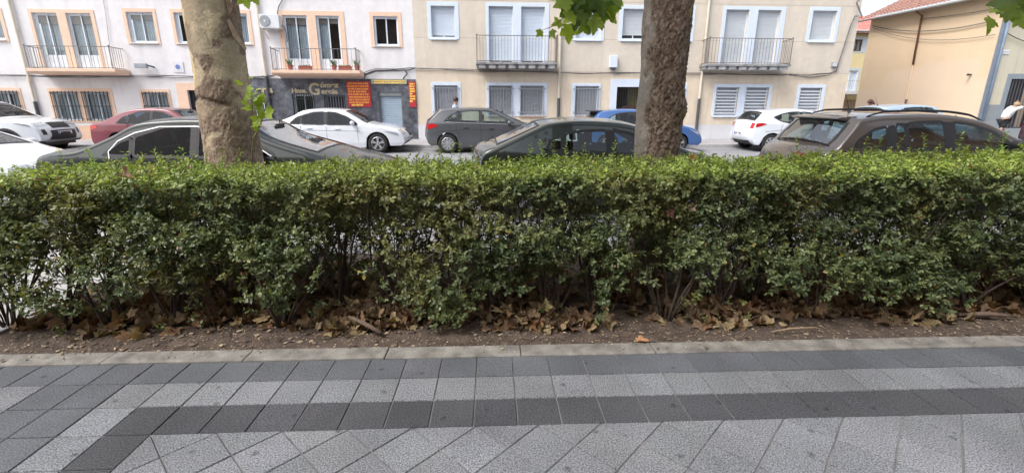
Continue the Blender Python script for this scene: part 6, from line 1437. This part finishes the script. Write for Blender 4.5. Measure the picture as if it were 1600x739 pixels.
def person(loc, facing, label, pose, top_m, bottom_m, hair_m, hair_len=0, shorts=True, shoe=(.3,.3,.3), seed=1):
    R_ = empty("person", loc, facing); tag(R_, label, "person"); g = pose  # local: +x forward, +y left
    hip, chest, neck, head = g['hip'], g['chest'], g['neck'], g['head']
    J = [(*hip,.13,.15),(*((Vector(hip)+Vector(chest))/2)[:],.115,.14),(*chest,.12,.165),(*neck,.052,.052),(*((Vector(neck)*.35+Vector(head)*.65))[:],.048,.048)]; Bn = [(0,1),(1,2),(2,3),(3,4)]
    for sd_ in ('l', 'r'):
        sg = 1 if sd_ == 'l' else -1; sh, el, wr = g['sh_'+sd_], g['el_'+sd_], g['wr_'+sd_]; b0 = len(J); J += [(*sh,.052),(*el,.038),(*wr,.026)]; Bn += [(2,b0),(b0,b0+1),(b0+1,b0+2)]
        kn, an = g['kn_'+sd_], g['an_'+sd_]; b0 = len(J); th = (hip[0], hip[1]+sg*.09, hip[2]-.06); J += [(*th,.085),(*kn,.055),(*((Vector(kn)*.6+Vector(an)*.4))[:],.055),(*an,.036),(an[0]+.13,an[1],an[2]-.045,.035)]; Bn += [(0,b0),(b0,b0+1),(b0+1,b0+2),(b0+2,b0+3),(b0+3,b0+4)]
    bd = skinned("body", J, Bn, skin_m, R_); m = MB(); f, l, u = head_mesh(m, head, g['look'], g.get('up', (0,0,1)))
    for sd_ in ('l', 'r'): w_ = Vector(g['wr_'+sd_]); hand(m, w_, w_-Vector(g['el_'+sd_]), g.get('palm', (0,0,-1)))
    h_ = m.build("tmp", skin_m, None, smooth=True); bm = bmesh.new(); bm.from_mesh(bd.data); bm.from_mesh(h_.data); bm.to_mesh(bd.data); bm.free(); bpy.data.objects.remove(h_, do_unlink=True); bd.data.polygons.foreach_set("use_smooth", [True]*len(bd.data.polygons))
    face_bits(head, f, l, u, R_); hair_cap(head, f, l, u, hair_m, R_, hair_len, .12 if hair_len else 0, seed)
    mid = ((Vector(hip)+Vector(chest))/2)[:]; J = [(*chest,.148,.195),(*mid,.145,.17),(hip[0],hip[1],hip[2]-.03,.15,.175),(neck[0]*.6+chest[0]*.4,neck[1],neck[2]*.6+chest[2]*.4,.085,.11)]; Bn = [(0,1),(1,2),(0,3)]
    for sd_ in ('l', 'r'):
        sh, el = Vector(g['sh_'+sd_]), Vector(g['el_'+sd_]); b0 = len(J); e = sh.lerp(el, .72); J += [(*sh[:],.075),(*e[:],.066)]; Bn += [(0,b0),(b0,b0+1)]
    skinned("shirt", J, Bn, top_m, R_)
    J = [(hip[0],hip[1],hip[2]-.03,.142,.165)]; Bn = []
    for sd_ in ('l', 'r'):
        sg = 1 if sd_ == 'l' else -1; th = Vector((hip[0], hip[1]+sg*.095, hip[2]-.10)); kn, an = Vector(g['kn_'+sd_]), Vector(g['an_'+sd_]); b0 = len(J); J += [(*th[:],.108),(*(th.lerp(kn,.85))[:],.095)]; Bn += [(0,b0),(b0,b0+1)]
        if not shorts: J += [(*kn[:],.075),(*(kn.lerp(an,.9))[:],.06)]; Bn += [(b0+1,b0+2),(b0+2,b0+3)]
    skinned("shorts" if shorts else "trousers", J, Bn, bottom_m, R_)
    for sd_ in ('l', 'r'):
        an = g['an_'+sd_]; m = MB(); m.prism([(an[0]-.08,0.0),(an[0]+.19,0.0),(an[0]+.19,.035),(an[0]+.10,.07),(an[0]+.03,.11),(an[0]-.06,.11)], 'y', an[1]-.045, an[1]+.045); m.build("shoe", M("shoe_%d" % seed, shoe, .7, .1, 20), R_, bevel=.015)
    return R_
stand = dict(hip=(0,0,.95), chest=(.02,0,1.28), neck=(.03,0,1.46), head=(.07,0,1.63), look=(1,0,-.25), sh_l=(.02,.18,1.40), sh_r=(.02,-.18,1.40), el_l=(.05,.24,1.14), el_r=(.08,-.24,1.15), wr_l=(.27,.12,1.22), wr_r=(.30,-.10,1.24), kn_l=(.03,.10,.50), kn_r=(.06,-.10,.50), an_l=(0,.10,.09), an_r=(.04,-.10,.09))
def pave_z(y): return .36 + (y-17.9)*.08/2.85
person((-1.20,19.1,pave_z(19.1)), 0, "man with short dark hair and pale blue shirt walking behind the grey hatchback", stand, M("pale_blue_cotton", (.55,.63,.80), .9, .06, 20), M("navy_cotton", (.05,.06,.10), .9, .1, 20), hair_dark, 0, False, seed=2)
g2 = dict(stand); g2.update(look=(.6,.2,-.5), head=(.11,0,1.60), chest=(.03,0,1.28))
person((16.35,19.1,pave_z(19.1)-.0), PI, "person with auburn hair whose head shows just above the estate car's roof", g2, M("dark_cotton", (.06,.05,.06), .9, .1, 20), MATS["navy_cotton"], hair_auburn, .16, False, seed=3)
g3 = dict(hip=(0,0,.93), chest=(.12,0,1.24), neck=(.24,0,1.40), head=(.34,0,1.52), look=(.7,0,-.75), up=(.5,0,.8), sh_l=(.20,.18,1.36), sh_r=(.20,-.18,1.36), el_l=(.50,.26,1.50), el_r=(.50,-.26,1.46), wr_l=(.42,.11,1.64), wr_r=(.66,-.06,1.46), kn_l=(.16,.10,.50), kn_r=(-.10,-.10,.49), an_l=(.26,.10,.10), an_r=(-.26,-.10,.12))
person((22.35,19.0,pave_z(19.0)), math.radians(-8), "person in white T-shirt and black shorts raising both hands to the head", g3, M("white_cotton", (.78,.78,.76), .9, .04, 20), M("black_cotton", (.022,.022,.025), .9, .1, 20), hair_fair, 0, True, seed=4)

# ---------------------------------------------------------------- put every world-built Empty at its thing's base
for o in [o for o in COL.objects if o.type == 'EMPTY' and o.parent is None and o.location.length < 1e-6]:
    pts = []
    def rec(q):
        for c in [x for x in COL.objects if x.parent == q]:
            if c.type == 'MESH' and len(c.data.vertices):
                a = np.empty(len(c.data.vertices)*3, np.float32); c.data.vertices.foreach_get("co", a); a = a.reshape(-1, 3); pts.append(a.min(0)); pts.append(a.max(0))
            rec(c)
    rec(o)
    if not pts: continue
    P_ = np.array(pts); base = Vector((float((P_[:,0].min()+P_[:,0].max())/2), float((P_[:,1].min()+P_[:,1].max())/2), float(P_[:,2].min())))
    o.location = base
    for c in [x for x in COL.objects if x.parent == o]: c.matrix_parent_inverse = Matrix.Translation(-base)
